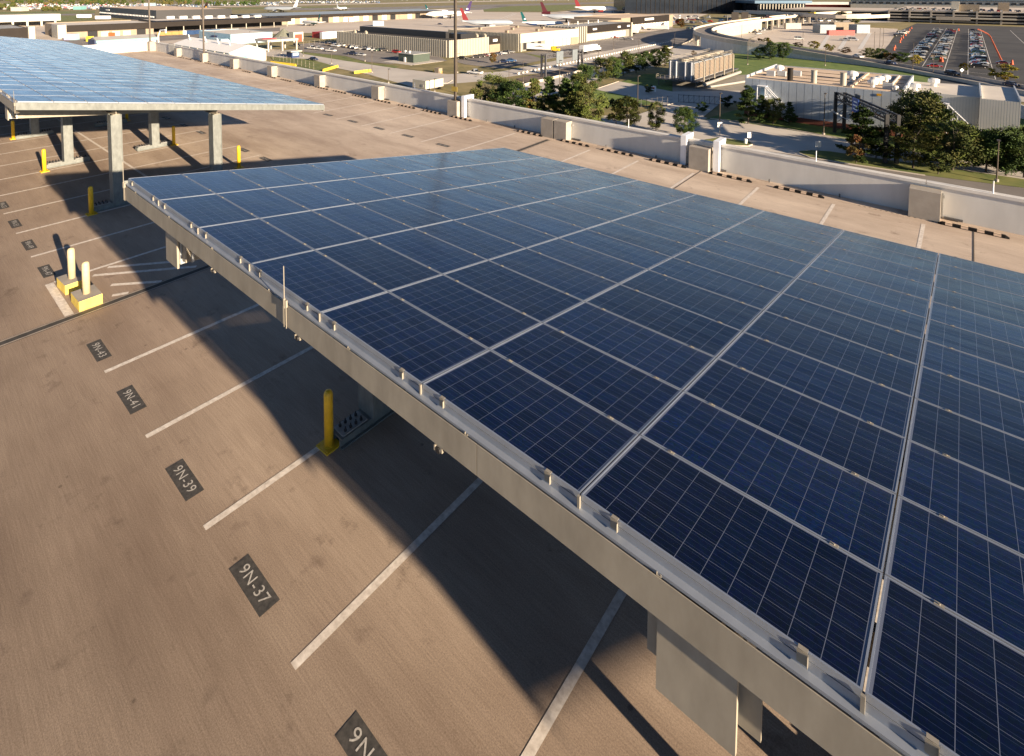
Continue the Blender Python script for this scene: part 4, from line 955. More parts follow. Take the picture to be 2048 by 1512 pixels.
for y in (159, 165.5, 173): b.box(-39, -10.5, y-.06, y+.06, GZ+UH-.19, GZ+UH-.09)
b.build("roof_pipe", M['fascia_dark'], t)
MB().box(-19.2, -18.7, 151.3, 180, GZ+UH-.19, GZ+UH+.15).build("roof_divider", M['tan_roof'], t)
MB().box(-12.6, -12.3, 160, 180, GZ+UH-.19, GZ+UH+.1).build("roof_divider", M['pale_roof'], t)
MB().box(-14.2, -13.4, 150.88, 150.94, GZ+UH-1.4, GZ+UH-.9).build("warning_sign", M['sign_amber'], t)
def stair(x0, x1, y, zt, label_parent):
    s = MB()
    s.box(x0-1.6, x0+.2, y-1.6, y-.01, GZ+zt-2.6, GZ+zt-2.5).box(x0-1.7, x0+.4, y-1.7, y-.01, GZ+zt, GZ+zt+.12)
    for dx in (x0-1.6, x0+.15): s.cyl((dx, y-1.55, GZ+1.4), (dx, y-1.55, GZ+zt), .09, .09, 6)
    n_ = 14
    for i in range(n_):
        f_ = i/n_; s.box(x0+.2+(x1-x0-.4)*f_, x0+.2+(x1-x0-.4)*(f_+1/n_)-.02, y-1.5, y-.2, GZ+(zt-2.6)*(1-f_)+.3*f_, GZ+(zt-2.6)*(1-f_)+.3*f_+.05)
    for yy in (y-1.55, y-.2):
        s.cyl((x0+.2, yy, GZ+zt-.05), (x1, yy, GZ+3.2), .08, .08, 6); s.cyl((x0+.2, yy, GZ+zt-1.6), (x1, yy, GZ+1.4), .05, .05, 6); s.cyl((x0+.2, yy, GZ+zt-2.6), (x1, yy, GZ+.3), .08, .08, 6)
        for i in range(6):
            f_ = i/5; xx = x0+.2+(x1-x0-.2)*f_; s.cyl((xx, yy, GZ+(zt-2.6)*(1-f_)+.3*f_), (xx, yy, GZ+(zt-.05)*(1-f_)+3.2*f_), .04, .04, 6)
    s.cyl((x1, y-1.55, GZ), (x1, y-1.55, GZ+3.2), .1, .1, 6).cyl((x1, y-.2, GZ), (x1, y-.2, GZ+3.2), .1, .1, 6)
    s.build("outside_stair", M['white_steel'], label_parent)
    MB().box(x0-1.2, x0-.2, y-.06, y-.012, GZ+zt-2.5, GZ+zt-.4).build("door", M['lightblue'], label_parent)
stair(-36.2, -31.2, 150.9, 8.2, t); stair(-2.6, 1.6, 156.9, 7.6, t)

# ---- cooling towers
t = building("row of tan slatted cooling towers with grey ends on a steel platform", "cooling_tower", (-69, 202, GZ))
for k in range(4):
    y0 = 183+k*10.2
    MB().box(-73.6, -65.4, y0, y0+9.2, GZ+2.6, GZ+8.4).build("cell", M['ct_wall'], t)
    b = MB()
    for q in range(11):
        z = GZ+2.9+q*.48; b.box(-65.39, -65.1, y0+.5, y0+4.2, z, z+.3).box(-65.39, -65.1, y0+4.9, y0+8.7, z, z+.3)
    b.build("louvres", M['ct_slat'], t)
    for yy in (y0+2.3, y0+6.9): MB().lathe((-69.5, yy, GZ+8.4), [(1.9, 0), (1.7, .5), (1.75, .9), (1.4, .9)], 16).build("fan_shroud", M['galv'], t)
for x in (-73, -71, -68, -66): MB().box(x-.15, x+.15, 182.7, 182.98, GZ+2.6, GZ+8.5).build("end_rib", M['white_steel'], t)
MB().box(-77, -63.5, 181, 224.5, GZ+2.2, GZ+2.59).build("platform", M['shade_steel'], t)
for y in range(182, 225, 6):
    for x in (-76.5, -64): MB().cyl((x, y, GZ), (x, y, GZ+2.2), .14, .14, 6).build("platform_leg", M['shade_steel'], t)
b = MB()
for z in (GZ+3.1, GZ+3.7):
    b.cyl((-77, 181, z), (-63.6, 181, z), .05, .05, 5).cyl((-77, 181, z), (-77, 224, z), .05, .05, 5)
for i in range(10): b.cyl((-77+i*1.48, 181, GZ+2.6), (-77+i*1.48, 181, GZ+3.7), .05, .05, 5)
for z in (GZ+9.0, GZ+9.5):
    b.cyl((-73.6, 183, z), (-73.6, 223, z), .06, .06, 5).cyl((-65.4, 183, z), (-65.4, 223, z), .06, .06, 5).cyl((-73.6, 183, z), (-65.4, 183, z), .06, .06, 5)
b.build("railing", M['galv'], t)
for k in range(4):
    y = 187+k*10.2
    MB().tube([(-67.5, y, GZ+9.0), (-64.2, y, GZ+9.0), (-63.4, y, GZ+8.4), (-63.4, y, GZ+2.0)], .24, 8).build("riser_pipe", M['galv'], t)
MB().cyl((-62.2, 184, GZ+1.5), (-62.2, 222, GZ+1.5), .55, .55, 10).cyl((-61, 184, GZ+.8), (-55, 206, GZ+.8), .4, .4, 8).build("header_pipe", M['steel_pipe'], t)

# ---- terminal, parking garage, viaduct
c = gp(1390, 28)
t = building("dark glass airport terminal in shadow behind the warehouses", "terminal", (c.x, c.y, GZ))
ax = _r
def tb(name, m, px, dist, lx, ly, z0, z1):
    q = c+ax*((px-1390)*dist/FPX); q = q+_f*(dist-810)
    MB().obox((q.x, q.y), ax, lx, ly, GZ+z0, GZ+z1).build(name, m, t)
tb("wall", M['glass_dark'], 1385, 850, 190, 60, 0, 22); tb("roof_edge", M['bluepaint'], 1385, 850, 192, 62, 22.01, 23.2)
for i in range(24): tb("mullion", M['fascia_dark'], 1280+i*9.3, 819.7, .5, .5, 0, 21.5)
for px, w, z in ((1330, 30, 25), (1390, 26, 27), (1415, 14, 26)): tb("penthouse", M['pale_roof'], px, 850, w, 30, 23.21, z+6)
tb("concourse_wall", M['glass_dark'], 1532, 790, 66, 40, 0, 16)
for i in range(15): tb("column", M['cream_wall'], 1492+i*6.0, 766, 1.1, 1.1, 8.5, 16.2)
tb("concourse_roof", M['blueroof'], 1530, 790, 78, 54, 16.3, 20)
for px in (1546, 1563): tb("red_drum", M['red'], px, 758, 9, 9, 0, 9)
tb("long_canopy", M['grey_roof'], 1670, 850, 150, 26, 13, 17); tb("canopy_wall", M['red'], 1655, 862, 120, 8, 4, 12.9)
t = building("four-storey concrete parking garage with cars on its roof", "parking_garage", (0, 760, GZ))
MB().box(-62, 110, 747, 980, GZ, GZ+9.7).build("core", M['dark'], t)
for k in range(4):
    z = 0.4+k*3.2
    MB().box(-63, 111, 745, 981, GZ+z+.9, GZ+z+2.1).build("spandrel", M['tan_wall'] if k == 9 else M['concrete'], t)
MB().box(-62.5, 110.5, 745.6, 980, GZ+12.0, GZ+12.15).build("roof", M['apron'], t)
for i in range(11): MB().box(-63.4+i*17.3, -61.9+i*17.3, 744.4, 744.99, GZ, GZ+12.9).build("pier", M['concrete'], t)
MB().box(-24, 2, 741, 744.3, GZ+3.4, GZ+6.8).build("entrance_hood", M['concrete'], t)
MB().box(-46, -24.1, 742, 744.3, GZ+5.0, GZ+6.2).box(2.1, 34, 742, 744.3, GZ+5.0, GZ+6.2).build("awning", M['white_wall'], t)
MB().box(-13, -7, 750, 760, GZ+12.2, GZ+22).build("stair_tower", M['white_wall'], t); MB().box(-7, 8, 752, 764, GZ+12.2, GZ+19).build("lift_house", M['tan_wall'], t); MB().box(22, 30, 775, 790, GZ+12.2, GZ+21).build("stair_tower", M['tan_wall'], t)
t = building("lower garage wing left of the striped lot, with open dark storeys", "parking_garage", (-110, 780, GZ))
MB().box(-170, -66, 772, 900, GZ, GZ+10).build("core", M['dark'], t)
for k in range(3): MB().box(-171, -64.5, 770, 901, GZ+2.4+k*3.4, GZ+3.8+k*3.4).build("spandrel", M['concrete'], t)
MB().box(-170, -65, 770.5, 900, GZ+10.7, GZ+10.9).build("roof", M['apron'], t)
t = building("long white building with a band of windows behind the garage roof", "building", (40, 1000, GZ))
MB().box(-130, 190, 1000, 1030, GZ, GZ+20).build("wall", M['white_wall'], t)
b = MB()
for i in range(40): b.box(-128+i*8, -123+i*8, 999.6, 999.98, GZ+15, GZ+17.6)
b.build("window_band", M['glass_dark'], t); MB().box(-131, 191, 999, 1031, GZ+20.01, GZ+21).build("roof", M['blueroof'], t)

def ribbon(t, pts, w, name, m, th=1.1, barrier=True, skirt=False):
    """road deck along (px, py, height) points, with barrier walls"""
    P = [gp(x, y, GZ+h) for x, y, h in pts]
    Q = []                                                  # smooth it
    for i in range(len(P)-1):
        p0, p1, p2, p3 = P[max(i-1, 0)], P[i], P[i+1], P[min(i+2, len(P)-1)]
        for k in range(5):
            s = k/5; Q.append(0.5*((2*p1)+(p2-p0)*s+(2*p0-5*p1+4*p2-p3)*s*s+(3*p1-p0-3*p2+p3)*s**3))
    Q.append(P[-1])
    n_ = len(Q); L_, R_ = [], []
    for i, q in enumerate(Q):
        d = (Q[min(i+1, n_-1)]-Q[max(i-1, 0)]); d.z = 0; d.normalize(); k = Vector((-d.y, d.x, 0))*w/2; L_.append(q+k); R_.append(q-k)
    def band(A, B, z0, z1, nm, mm):
        b = MB(); vs = []
        for a, c_ in zip(A, B):
            zz0 = z0 if z0 is not None else GZ-a.z+.02
            vs += [(a.x, a.y, a.z+zz0), (c_.x, c_.y, c_.z+zz0), (c_.x, c_.y, c_.z+z1), (a.x, a.y, a.z+z1)]
        fs = [(4*i+k, 4*i+(k+1) % 4, 4*i+4+(k+1) % 4, 4*i+4+k) for i in range(len(A)-1) for k in range(4)]
        fs += [(3, 2, 1, 0), tuple(4*(len(A)-1)+k for k in range(4))]
        b.add(vs, fs); return b.build(nm, mm, t)
    band(L_, R_, -th, 0, name, m)
    if barrier:
        for E_, sg in ((L_, 1), (R_, -1)):
            I = []
            for i, q in enumerate(E_):
                d = (Q[i]-q); d.z = 0; d.normalize(); I.append(q+d*.4)
            O = [q-(q2-q)*.02 for q, q2 in zip(E_, I)]
            band(O, I, -th-.05, 1.05, "barrier", M['kerb'])
    return Q, L_, R_, band
t = building("curving elevated concrete road ramp descending past the utility plant", "road_ramp", (-100, 330, GZ), cat="ramp")
RP = [(1740, 22, 8.5), (1640, 27, 8.5), (1570, 33, 8.5), (1510, 40, 8.5), (1455, 47.5, 8.5), (1422, 54, 8.3), (1406, 60, 8), (1410, 66, 7.6), (1432, 73, 7.0), (1480, 82.5, 6.0), (1540, 92, 4.6), (1620, 105, 3.0), (1720, 121.5, 1.4), (1800, 135.5, .5), (1880, 150, .25), (2080, 188, .2), (2300, 232, .2)]
Q, RL, RR, rband = ribbon(t, RP, 10.5, "road_deck", M['asphalt'])
n0 = 9*5
for E_ in (RL, RR):
    A = E_[38:62]; c2 = [q+(Q[38+i]-q).normalized()*.5 for i, q in enumerate(A)]
    rband(A, c2, None, -.9, "retaining_wall", M['wall'])
A = RL[15:27]; rband(A, [q+(Q[15+i]-q).normalized()*.5 for i, q in enumerate(A)], None, -.9, "retaining_wall", M['cream_wall'])
A = RR[15:27]; rband(A, [q+(Q[15+i]-q).normalized()*.5 for i, q in enumerate(A)], None, -.9, "retaining_wall", M['cream_wall'])
for i in list(range(0, 15))+[29, 32, 35]:
    for E_ in (RL, RR):
        q = E_[i].lerp(Q[i], .15); MB().box(q.x-.8, q.x+.8, q.y-.8, q.y+.8, GZ, q.z-1.1).build("pier", M['kerb'], t)
t = building("elevated approach road to the terminal on a dark open frame", "road_viaduct", (-110, 650, GZ), cat="viaduct")
ribbon(t, [(1480, 22, 9), (1560, 26, 9.5), (1640, 30.5, 9.8), (1700, 32, 10), (1760, 30, 10)], 16, "road_deck", M['road'], th=2.0)
for x, y in ((1640, 42), (1670, 42), (1700, 42), (1730, 41)):
    q = gp(x, y); MB().box(q.x-1, q.x+1, q.y-1, q.y+1, GZ, GZ+8).build("pier", M['concrete'], t)
# ------------------------------------------------------------------ trees
def leaf(name, c1, c2):
    m = mat(name, c1, 0.75, 0, 0.2, 1.6, col2=c2, detail=3, spec=0.2)
    return m
LV = {'dark': [leaf("dark_needles", (0.013, 0.030, 0.009), (0.034, 0.062, 0.015)), leaf("green_needles", (0.028, 0.058, 0.012), (0.062, 0.100, 0.022)), leaf("bright_green_needles", (0.048, 0.079, 0.015), (0.091, 0.126, 0.030))],  # three needle hues, picked at random per clump
      'olive': [leaf("olive_leaves", (0.034, 0.049, 0.012), (0.072, 0.090, 0.022)), leaf("brown_green_leaves", (0.062, 0.066, 0.017), (0.110, 0.110, 0.030)), leaf("yellow_green_leaves", (0.067, 0.096, 0.017), (0.119, 0.147, 0.030))],
      'rust': [leaf("rust_leaves", (0.100, 0.058, 0.017), (0.182, 0.109, 0.030)), leaf("bronze_leaves", (0.081, 0.072, 0.024), (0.149, 0.122, 0.036)), leaf("dull_red_leaves", (0.119, 0.043, 0.017), (0.191, 0.079, 0.030))],
      'yellow': [leaf("yellow_leaves", (0.172, 0.147, 0.019), (0.277, 0.237, 0.032)), leaf("amber_leaves", (0.162, 0.109, 0.016), (0.249, 0.179, 0.027)), leaf("yellowed_green_leaves", (0.115, 0.134, 0.022), (0.191, 0.205, 0.032))]}
M['bark'] = mat("grey_bark", (0.075, 0.06, 0.048), 0.9, 0, 0.25, 4)
def crown_mb(shape, rnd, nleaf, clumps, size):
    """leaf cards in clumps through a unit crown: radius about 0.5, height 1"""
    b = MB()
    cl = []
    for i in range(clumps):
        for _ in range(40):
            z = rnd.uniform(0.02, 1.0); a = rnd.uniform(0, 2*math.pi)
            if shape == 'cone': rm = 0.5*(1-z)**0.8*(0.80+0.30*math.sin(z*34))+0.03
            elif shape == 'spread': rm = 0.5*math.sqrt(max(0, 1-((z-0.55)/0.55)**2))
            else: rm = 0.5*math.sqrt(max(0, 1-((z-0.5)/0.5)**2))**0.9
            r = rm*math.sqrt(rnd.uniform(0.15, 1.0))*rnd.uniform(.8, 1.12)
            p = Vector((r*math.cos(a), r*math.sin(a), z))
            if all((p-q[0]).length > 0.05 for q in cl): break
        rc = rnd.uniform(0.07, 0.15)*(0.8 if shape == 'cone' else 1.05)
        cl.append((p, rc, rnd.choice((0, 0, 1, 1, 2))))
    per = nleaf//clumps
    for p, rc, m in cl:
        for j in range(per):
            d = Vector((rnd.gauss(0, 1), rnd.gauss(0, 1), rnd.gauss(0, .7)))
            d = d.normalized()*rc*rnd.uniform(.25, 1.08)
            if shape == 'cone': d.z *= .45
            c = p+d
            u = Vector((rnd.gauss(0, 1), rnd.gauss(0, 1), rnd.gauss(0, 1))).normalized(); w = u.orthogonal().normalized()
            s = size*rnd.uniform(.6, 1.3)
            u = u*s; w = w*s*rnd.uniform(.4, .8)
            b.add([c-u, c+w, c+u, c-w], [(0, 1, 2, 3)], m if rnd.random() < .8 else rnd.choice((0, 1, 2)))
    return b, cl
def trunk_mb(cl, rnd, h0, rr):
    b = MB(); b.cyl((0, 0, -h0), (0, 0, .35), rr, rr*.65, 8, cap=False).cyl((0, 0, .35), (0, 0, .88), rr*.65, rr*.15, 6, cap=False)
    for p, rc, m in rnd.sample(cl, min(14, len(cl))):
        z0 = max(0.0, p.z*.75-.06); b.cyl((0, 0, z0), p, rr*.32, rr*.08, 5, cap=False)
    return b
TREE = {}
def tree(px, py, h, w, kind, shape, label, group="trees round the utility plant", var=0, trunk=0.12, name=None, dens=1.0):
    """tree standing on the ground at photograph pixel (px, py), h metres tall, w wide"""
    key = (kind, shape, var, round(trunk, 2), h < 3.4)
    p = gp(px, py)
    t = thing(name or ("shrub" if h < 3.4 else "pine_tree" if shape == 'cone' else "tree"), p, label, "shrub" if h < 3.4 else "tree", group, random.uniform(0, 6.28))
    if key not in TREE:
        rnd = random.Random(hash((shape, var, kind)) % 1000 if False else (len(TREE)*17+3))
        big = h > 6
        b, cl = crown_mb(shape, rnd, 9600 if big else 3600, 64 if big else 30, 0.022 if big else 0.036)
        co = b.build("crown", LV[kind], t, local=True)
        tm = trunk_mb(cl, rnd, trunk/(1-trunk), 0.022).build("trunk", M['bark'], t, local=True)
        TREE[key] = (co.data, tm.data)
    else:
        cm, tm_ = TREE[key]
        co = bpy.data.objects.new("crown", cm); COL.objects.link(co); co.parent = t
        tm = bpy.data.objects.new("trunk", tm_); COL.objects.link(tm); tm.parent = t
    hc = h*(1-trunk)
    for o in (co, tm): o.location = (0, 0, h*trunk); o.scale = (w, w, hc)
    return t
TR = [ # px, py of the foot, height, width, foliage, crown, variant, label
 (985, 238, 10.6, 10.5, 'olive', 'round', 0, "broad olive tree at the left end of the clump behind the parapet"),
 (1022, 246, 9.8, 9.2, 'dark', 'round', 0, "dark green tree in the clump, right of the broad olive one"),
 (1050, 244, 6.0, 5.4, 'rust', 'round', 0, "small rust-red tree low among the dark clump behind the parapet"),
 (1068, 246, 10.6, 8.4, 'olive', 'cone', 0, "yellow-green conifer in the middle of the parapet clump"),
 (1098, 246, 11.0, 8.6, 'dark', 'cone', 0, "dark pointed conifer in the parapet clump beside the yellow-green one"),
 (1131, 252, 11.4, 9.0, 'dark', 'cone', 1, "tall bright-edged conifer at the front of the parapet clump"),
 (1152, 258, 10.6, 7.6, 'dark', 'cone', 2, "narrow dark conifer leaning against the tall one in the clump"),
 (1170, 262, 9.8, 8.8, 'olive', 'round', 1, "rounded green-gold tree at the right end of the parapet clump"),
 (1160, 214, 9.0, 7.5, 'olive', 'round', 3, "bronze thin-leaved tree just behind the parapet clump"),
 (1172, 200, 10.0, 8.0, 'dark', 'round', 1, "big dark tree beside the expressway sign gantry's right foot"),
 (1196, 252, 3.0, 3.2, 'dark', 'round', 3, "dark shrub by the lane right of the parapet clump"),
 (1206, 163, 8.2, 7.2, 'olive', 'spread', 0, "first small-leaved tree in the row beyond the lawn, lone trunk"),
 (1228, 160, 8.0, 6.8, 'dark', 'spread', 0, "second tree of the lawn row with a pale bare stem"),
 (1247, 152, 9.0, 7.6, 'olive', 'round', 0, "bronze-topped tall tree third in the lawn row"),
 (1272, 146, 7.2, 7.4, 'dark', 'spread', 1, "spreading dark tree fourth in the lawn row"),
 (1290, 141, 7.4, 7.0, 'dark', 'round', 0, "round dark tree fifth in the lawn row"),
 (1312, 137, 7.8, 6.6, 'dark', 'round', 1, "green tree next to last in the lawn row before the cooling towers"),
 (1330, 133, 9.2, 9.0, 'olive', 'cone', 1, "pointed yellow-green tree beside the cooling towers"),
 (1232, 252, 6.0, 5.0, 'olive', 'spread', 1, "left of the two olive trees by the lane, smaller"),
 (1254, 257, 7.2, 6.4, 'olive', 'round', 2, "right of the two olive trees by the lane, larger and rounder"),
 (1312, 262, 6.6, 4.4, 'olive', 'round', 3, "upright open tree close behind the parapet, left of a dark one"),
 (1369, 275, 6.4, 5.0, 'dark', 'round', 2, "dark ragged tree close behind the parapet by the white brackets"),
 (1298, 187, 2.6, 3.2, 'olive', 'spread', 2, "low olive bush by the small driveway box"),
 (1496, 248, 9.4, 8.0, 'dark', 'cone', 3, "dark layered pine on the lawn before the left outside stair"),
 (1522, 243, 6.4, 5.2, 'dark', 'cone', 0, "slim dark conifer behind the layered pine"),
 (1546, 250, 6.2, 4.4, 'olive', 'spread', 2, "thin bronze tree in front of the left outside stair's foot"),
 (1578, 250, 5.4, 4.4, 'dark', 'cone', 2, "small narrow conifer by the grey plant's wall"),
 (1404, 226, 2.8, 3.0, 'dark', 'round', 3, "dark shrub beside the steel driveway gate"),
 (1455, 216, 3.2, 4.4, 'dark', 'spread', 3, "purplish dark shrubs at the plant's left corner"),
 (1724, 322, 10.4, 10.0, 'dark', 'cone', 3, "bright green pine standing in front of the right sign gantry"),
 (1712, 328, 5.0, 3.8, 'rust', 'round', 2, "small rusty tree at the foot of the bright green pine"),
 (1752, 318, 6.0, 5.2, 'dark', 'spread', 2, "low dark tree between the gantry's two right posts"),
 (1836, 292, 11.0, 10.4, 'olive', 'round', 4, "tallest olive tree before the plant, right of the gantry"),
 (1812, 284, 9.0, 7.0, 'dark', 'round', 4, "dark tree on the left flank of the tallest olive tree"),
 (1868, 296, 8.2, 7.6, 'dark', 'round', 5, "dark tree on the right flank of the tallest olive tree"),
 (1826, 338, 7.6, 8.4, 'olive', 'spread', 3, "low wide gold-flecked tree near the road below the tallest tree"),
 (1905, 342, 8.6, 8.6, 'olive', 'round', 5, "leafy olive tree with a bare pale trunk at the grass verge"),
 (1876, 350, 3.6, 4.6, 'olive', 'spread', 4, "bushy green shrub on the verge left of the bare-trunked tree"),
 (1938, 330, 6.4, 7.6, 'dark', 'round', 4, "shaded dark tree behind the verge lamp"),
 (1972, 345, 6.8, 7.4, 'dark', 'round', 2, "almost black tree right of the verge lamp pole"),
 (2012, 352, 7.2, 8.0, 'dark', 'round', 1, "dark tree near the right picture edge with a low fork"),
 (2048, 356, 8.2, 8.4, 'dark', 'spread', 1, "large dark tree cut by the right picture edge"),
 (2005, 318, 5.6, 8.4, 'dark', 'spread', 0, "dark tree hiding the brick corner of the plant"),
 (1518, 92, 4.2, 4.2, 'rust', 'round', 2, "first small rust tree beside the curved ramp"),
 (1533, 93, 5.0, 5.6, 'yellow', 'round', 0, "small golden tree beside the curved ramp"),
 (1518, 120, 5.6, 6.0, 'dark', 'round', 2, "first dark tree on the slope below the ramp"),
 (1540, 121, 8.4, 6.6, 'dark', 'round', 0, "tall dark tree on the slope below the ramp"),
 (1566, 120, 8.0, 7.0, 'dark', 'spread', 0, "spreading dark tree on the slope, right of the tall one"),
 (1597, 96, 3.3, 5.0, 'rust', 'spread', 3, "low rust shrub in the strip beside the construction yard"),
 (1628, 99, 4.6, 6.0, 'yellow', 'round', 1, "round golden tree beside the construction yard"),
 (1658, 103, 3.8, 5.0, 'yellow', 'spread', 0, "golden shrub in the strip right of the round golden tree"),
 (1690, 107, 3.3, 6.0, 'rust', 'spread', 2, "bronze hedge tree near the descending ramp"),
 (1738, 117, 5.0, 6.4, 'olive', 'round', 3, "olive tree at the lower left corner of the striped lot"),
 (1759, 121, 5.4, 6.6, 'dark', 'round', 4, "dark tree beside the olive one at the striped lot's corner"),
 (1780, 123, 4.0, 6.0, 'rust', 'spread', 1, "orange low tree at the striped lot's edge"),
 (1803, 126, 4.8, 7.0, 'dark', 'spread', 2, "dark wide tree at the striped lot's edge"),
 (1832, 130, 4.4, 4.6, 'yellow', 'round', 2, "amber tree beside the lamp at the striped lot's edge"),
 (1928, 146, 3.8, 3.6, 'yellow', 'round', 1, "small amber tree behind the white arrow sign"),
 (2010, 162, 5.6, 8.2, 'yellow', 'round', 3, "big round golden tree at the striped lot's right corner"),
 (1362, 56, 8.0, 9.0, 'rust', 'round', 3, "thin tan tree beside the lot behind the brown warehouse"),
 (1478, 31, 5.0, 7.5, 'yellow', 'round', 0, "yellow-green tree far off before the dark terminal"),
 (986, 127, 4.4, 3.6, 'rust', 'round', 3, "small pink-red tree in front of the parked car row"),
 (1803, 40, 12.0, 16.0, 'olive', 'round', 1, "large tree standing before the multi-storey garage"),
 (1683, 46, 11.0, 15.0, 'dark', 'round', 0, "dark tree beside the dark storeys of the lower garage wing"),
 (1710, 48, 9.0, 11.0, 'olive', 'spread', 0, "olive tree right of the shuttle vans by the garage wing"),
 (1387, 112, 2.6, 3.0, 'rust', 'round', 0, "small red shrub behind the cooling towers"),
]
for px, py, h, w, k, sh, v, lab in TR: tree(px, py, h, w, k, sh, lab, var=v, trunk=0.16 if sh != 'cone' else 0.08)

# ------------------------------------------------------------------ vehicles
CARC = {'white': (.70, .70, .68), 'silver': (.42, .43, .44), 'grey': (.16, .165, .17), 'black': (.012, .012, .013), 'navy': (.018, .028, .07), 'red': (.33, .02, .018),
        'blue': (.05, .12, .26), 'tan': (.36, .28, .2), 'green': (.03, .07, .045), 'yellow': (.75, .5, .03), 'maroon': (.09, .012, .015)}
PAINT = {k: mat(k+"_car_paint", v, 0.32, 0.0, 0.03, 1, coat=0.6) for k, v in CARC.items()}
M['car_glass'] = mat("car_glass", (0.01, 0.012, 0.015), 0.06, 0, 0.1, 1)
M['lamp_glass'] = mat("lamp_glass", (0.55, 0.52, 0.48), 0.15, 0, 0.1, 3)
CARM = {}
def car_mesh(kind, colour):
    k = (kind, colour)
    if k in CARM: return CARM[k]
    b = MB()
    if kind == 'sedan':
        body = [(-2.35, .32), (-2.4, .72), (-1.75, .90), (1.05, .93), (2.2, .78), (2.42, .55), (2.38, .30)]; cab = [(-1.75, .90), (-1.05, 1.40), (.25, 1.43), (1.05, .93)]; hw = .90
    elif kind == 'suv':
        body = [(-2.35, .38), (-2.4, 1.0), (-2.25, 1.08), (1.0, 1.08), (2.2, .98), (2.4, .7), (2.35, .36)]; cab = [(-2.25, 1.08), (-1.95, 1.66), (.15, 1.70), (1.0, 1.08)]; hw = .95
    elif kind == 'pickup':
        body = [(-2.85, .48), (-2.9, 1.08), (-.8, 1.10), (1.15, 1.10), (2.65, 1.02), (2.85, .8), (2.8, .45)]; cab = [(-.85, 1.10), (-.65, 1.80), (.55, 1.82), (1.15, 1.10)]; hw = .98
    else:
        body = [(-2.6, .40), (-2.65, 1.25), (1.5, 1.25), (2.45, 1.05), (2.65, .75), (2.6, .38)]; cab = [(-2.62, 1.25), (-2.5, 2.10), (.95, 2.12), (1.5, 1.25)]; hw = 1.0
    def prof(pts, w0, w1, m):
        n_ = len(pts); zs = [p[1] for p in pts]; z0, z1 = min(zs), max(zs)
        vs = []
        for s in (-1, 1):
            for x, z in pts:
                f_ = (z-z0)/max(z1-z0, .01); vs.append((x, s*(w0+(w1-w0)*f_), z))
        b.add(vs, [tuple(range(n_)), tuple(range(2*n_-1, n_-1, -1))]+[((i+1) % n_, i, n_+i, n_+(i+1) % n_) for i in range(n_)], m)
    prof(body, hw*.96, hw, 0); prof(cab, hw*.95, hw*.76, 1)
    xs_ = [p[0] for p in cab]; zt_ = max(p[1] for p in cab)
    b.box(cab[1][0]-.02, cab[2][0]+.04, -hw*.75, hw*.75, zt_-.005, zt_+.035, 0)
    for x in ((cab[0][0]+cab[1][0])/2+.35, (cab[1][0]+cab[2][0])/2):
        for s in (-1, 1): b.box(x-.05, x+.05, s*hw*.86-.07, s*hw*.86+.07, cab[0][1]-.02, zt_-.06, 0)
    if kind == 'pickup': b.box(-2.7, -.95, -.82, .82, 1.101, 1.11, 2)
    L_ = max(p[0] for p in body)
    for x in (-L_*.62, L_*.62):
        for s in (-1, 1): b.cyl((x, s*(hw-.2), .34), (x, s*(hw+.02), .34), .35, .35, 10, 2).cyl((x, s*(hw+.021), .34), (x, s*(hw+.03), .34), .2, .2, 8, 3)
    for s in (-1, 1): b.box(L_-.10, L_+.0, s*hw*.72-.16, s*hw*.72+.16, .62, .74, 3)
    o = b.build("parked_car", [PAINT[colour], M['car_glass'], M['rubber'], M['lamp_glass']], local=True)
    me = o.data; bpy.data.objects.remove(o); CARM[k] = me; return me
NAMES = {'sedan': ("parked_car", "car"), 'suv': ("parked_suv", "suv"), 'pickup': ("pickup_truck", "pickup"), 'van': ("parked_van", "van")}
def car(pos, kind, colour, ang, label, group=None, s=1.06):
    o = bpy.data.objects.new(NAMES[kind][0], car_mesh(kind, colour)); COL.objects.link(o)
    o.location = (pos[0], pos[1], pos[2] if len(pos) > 2 else GZ+.13); o.rotation_euler = (0, 0, ang); o.scale = (s, s, s)
    return tag(o, label, NAMES[kind][1], group)
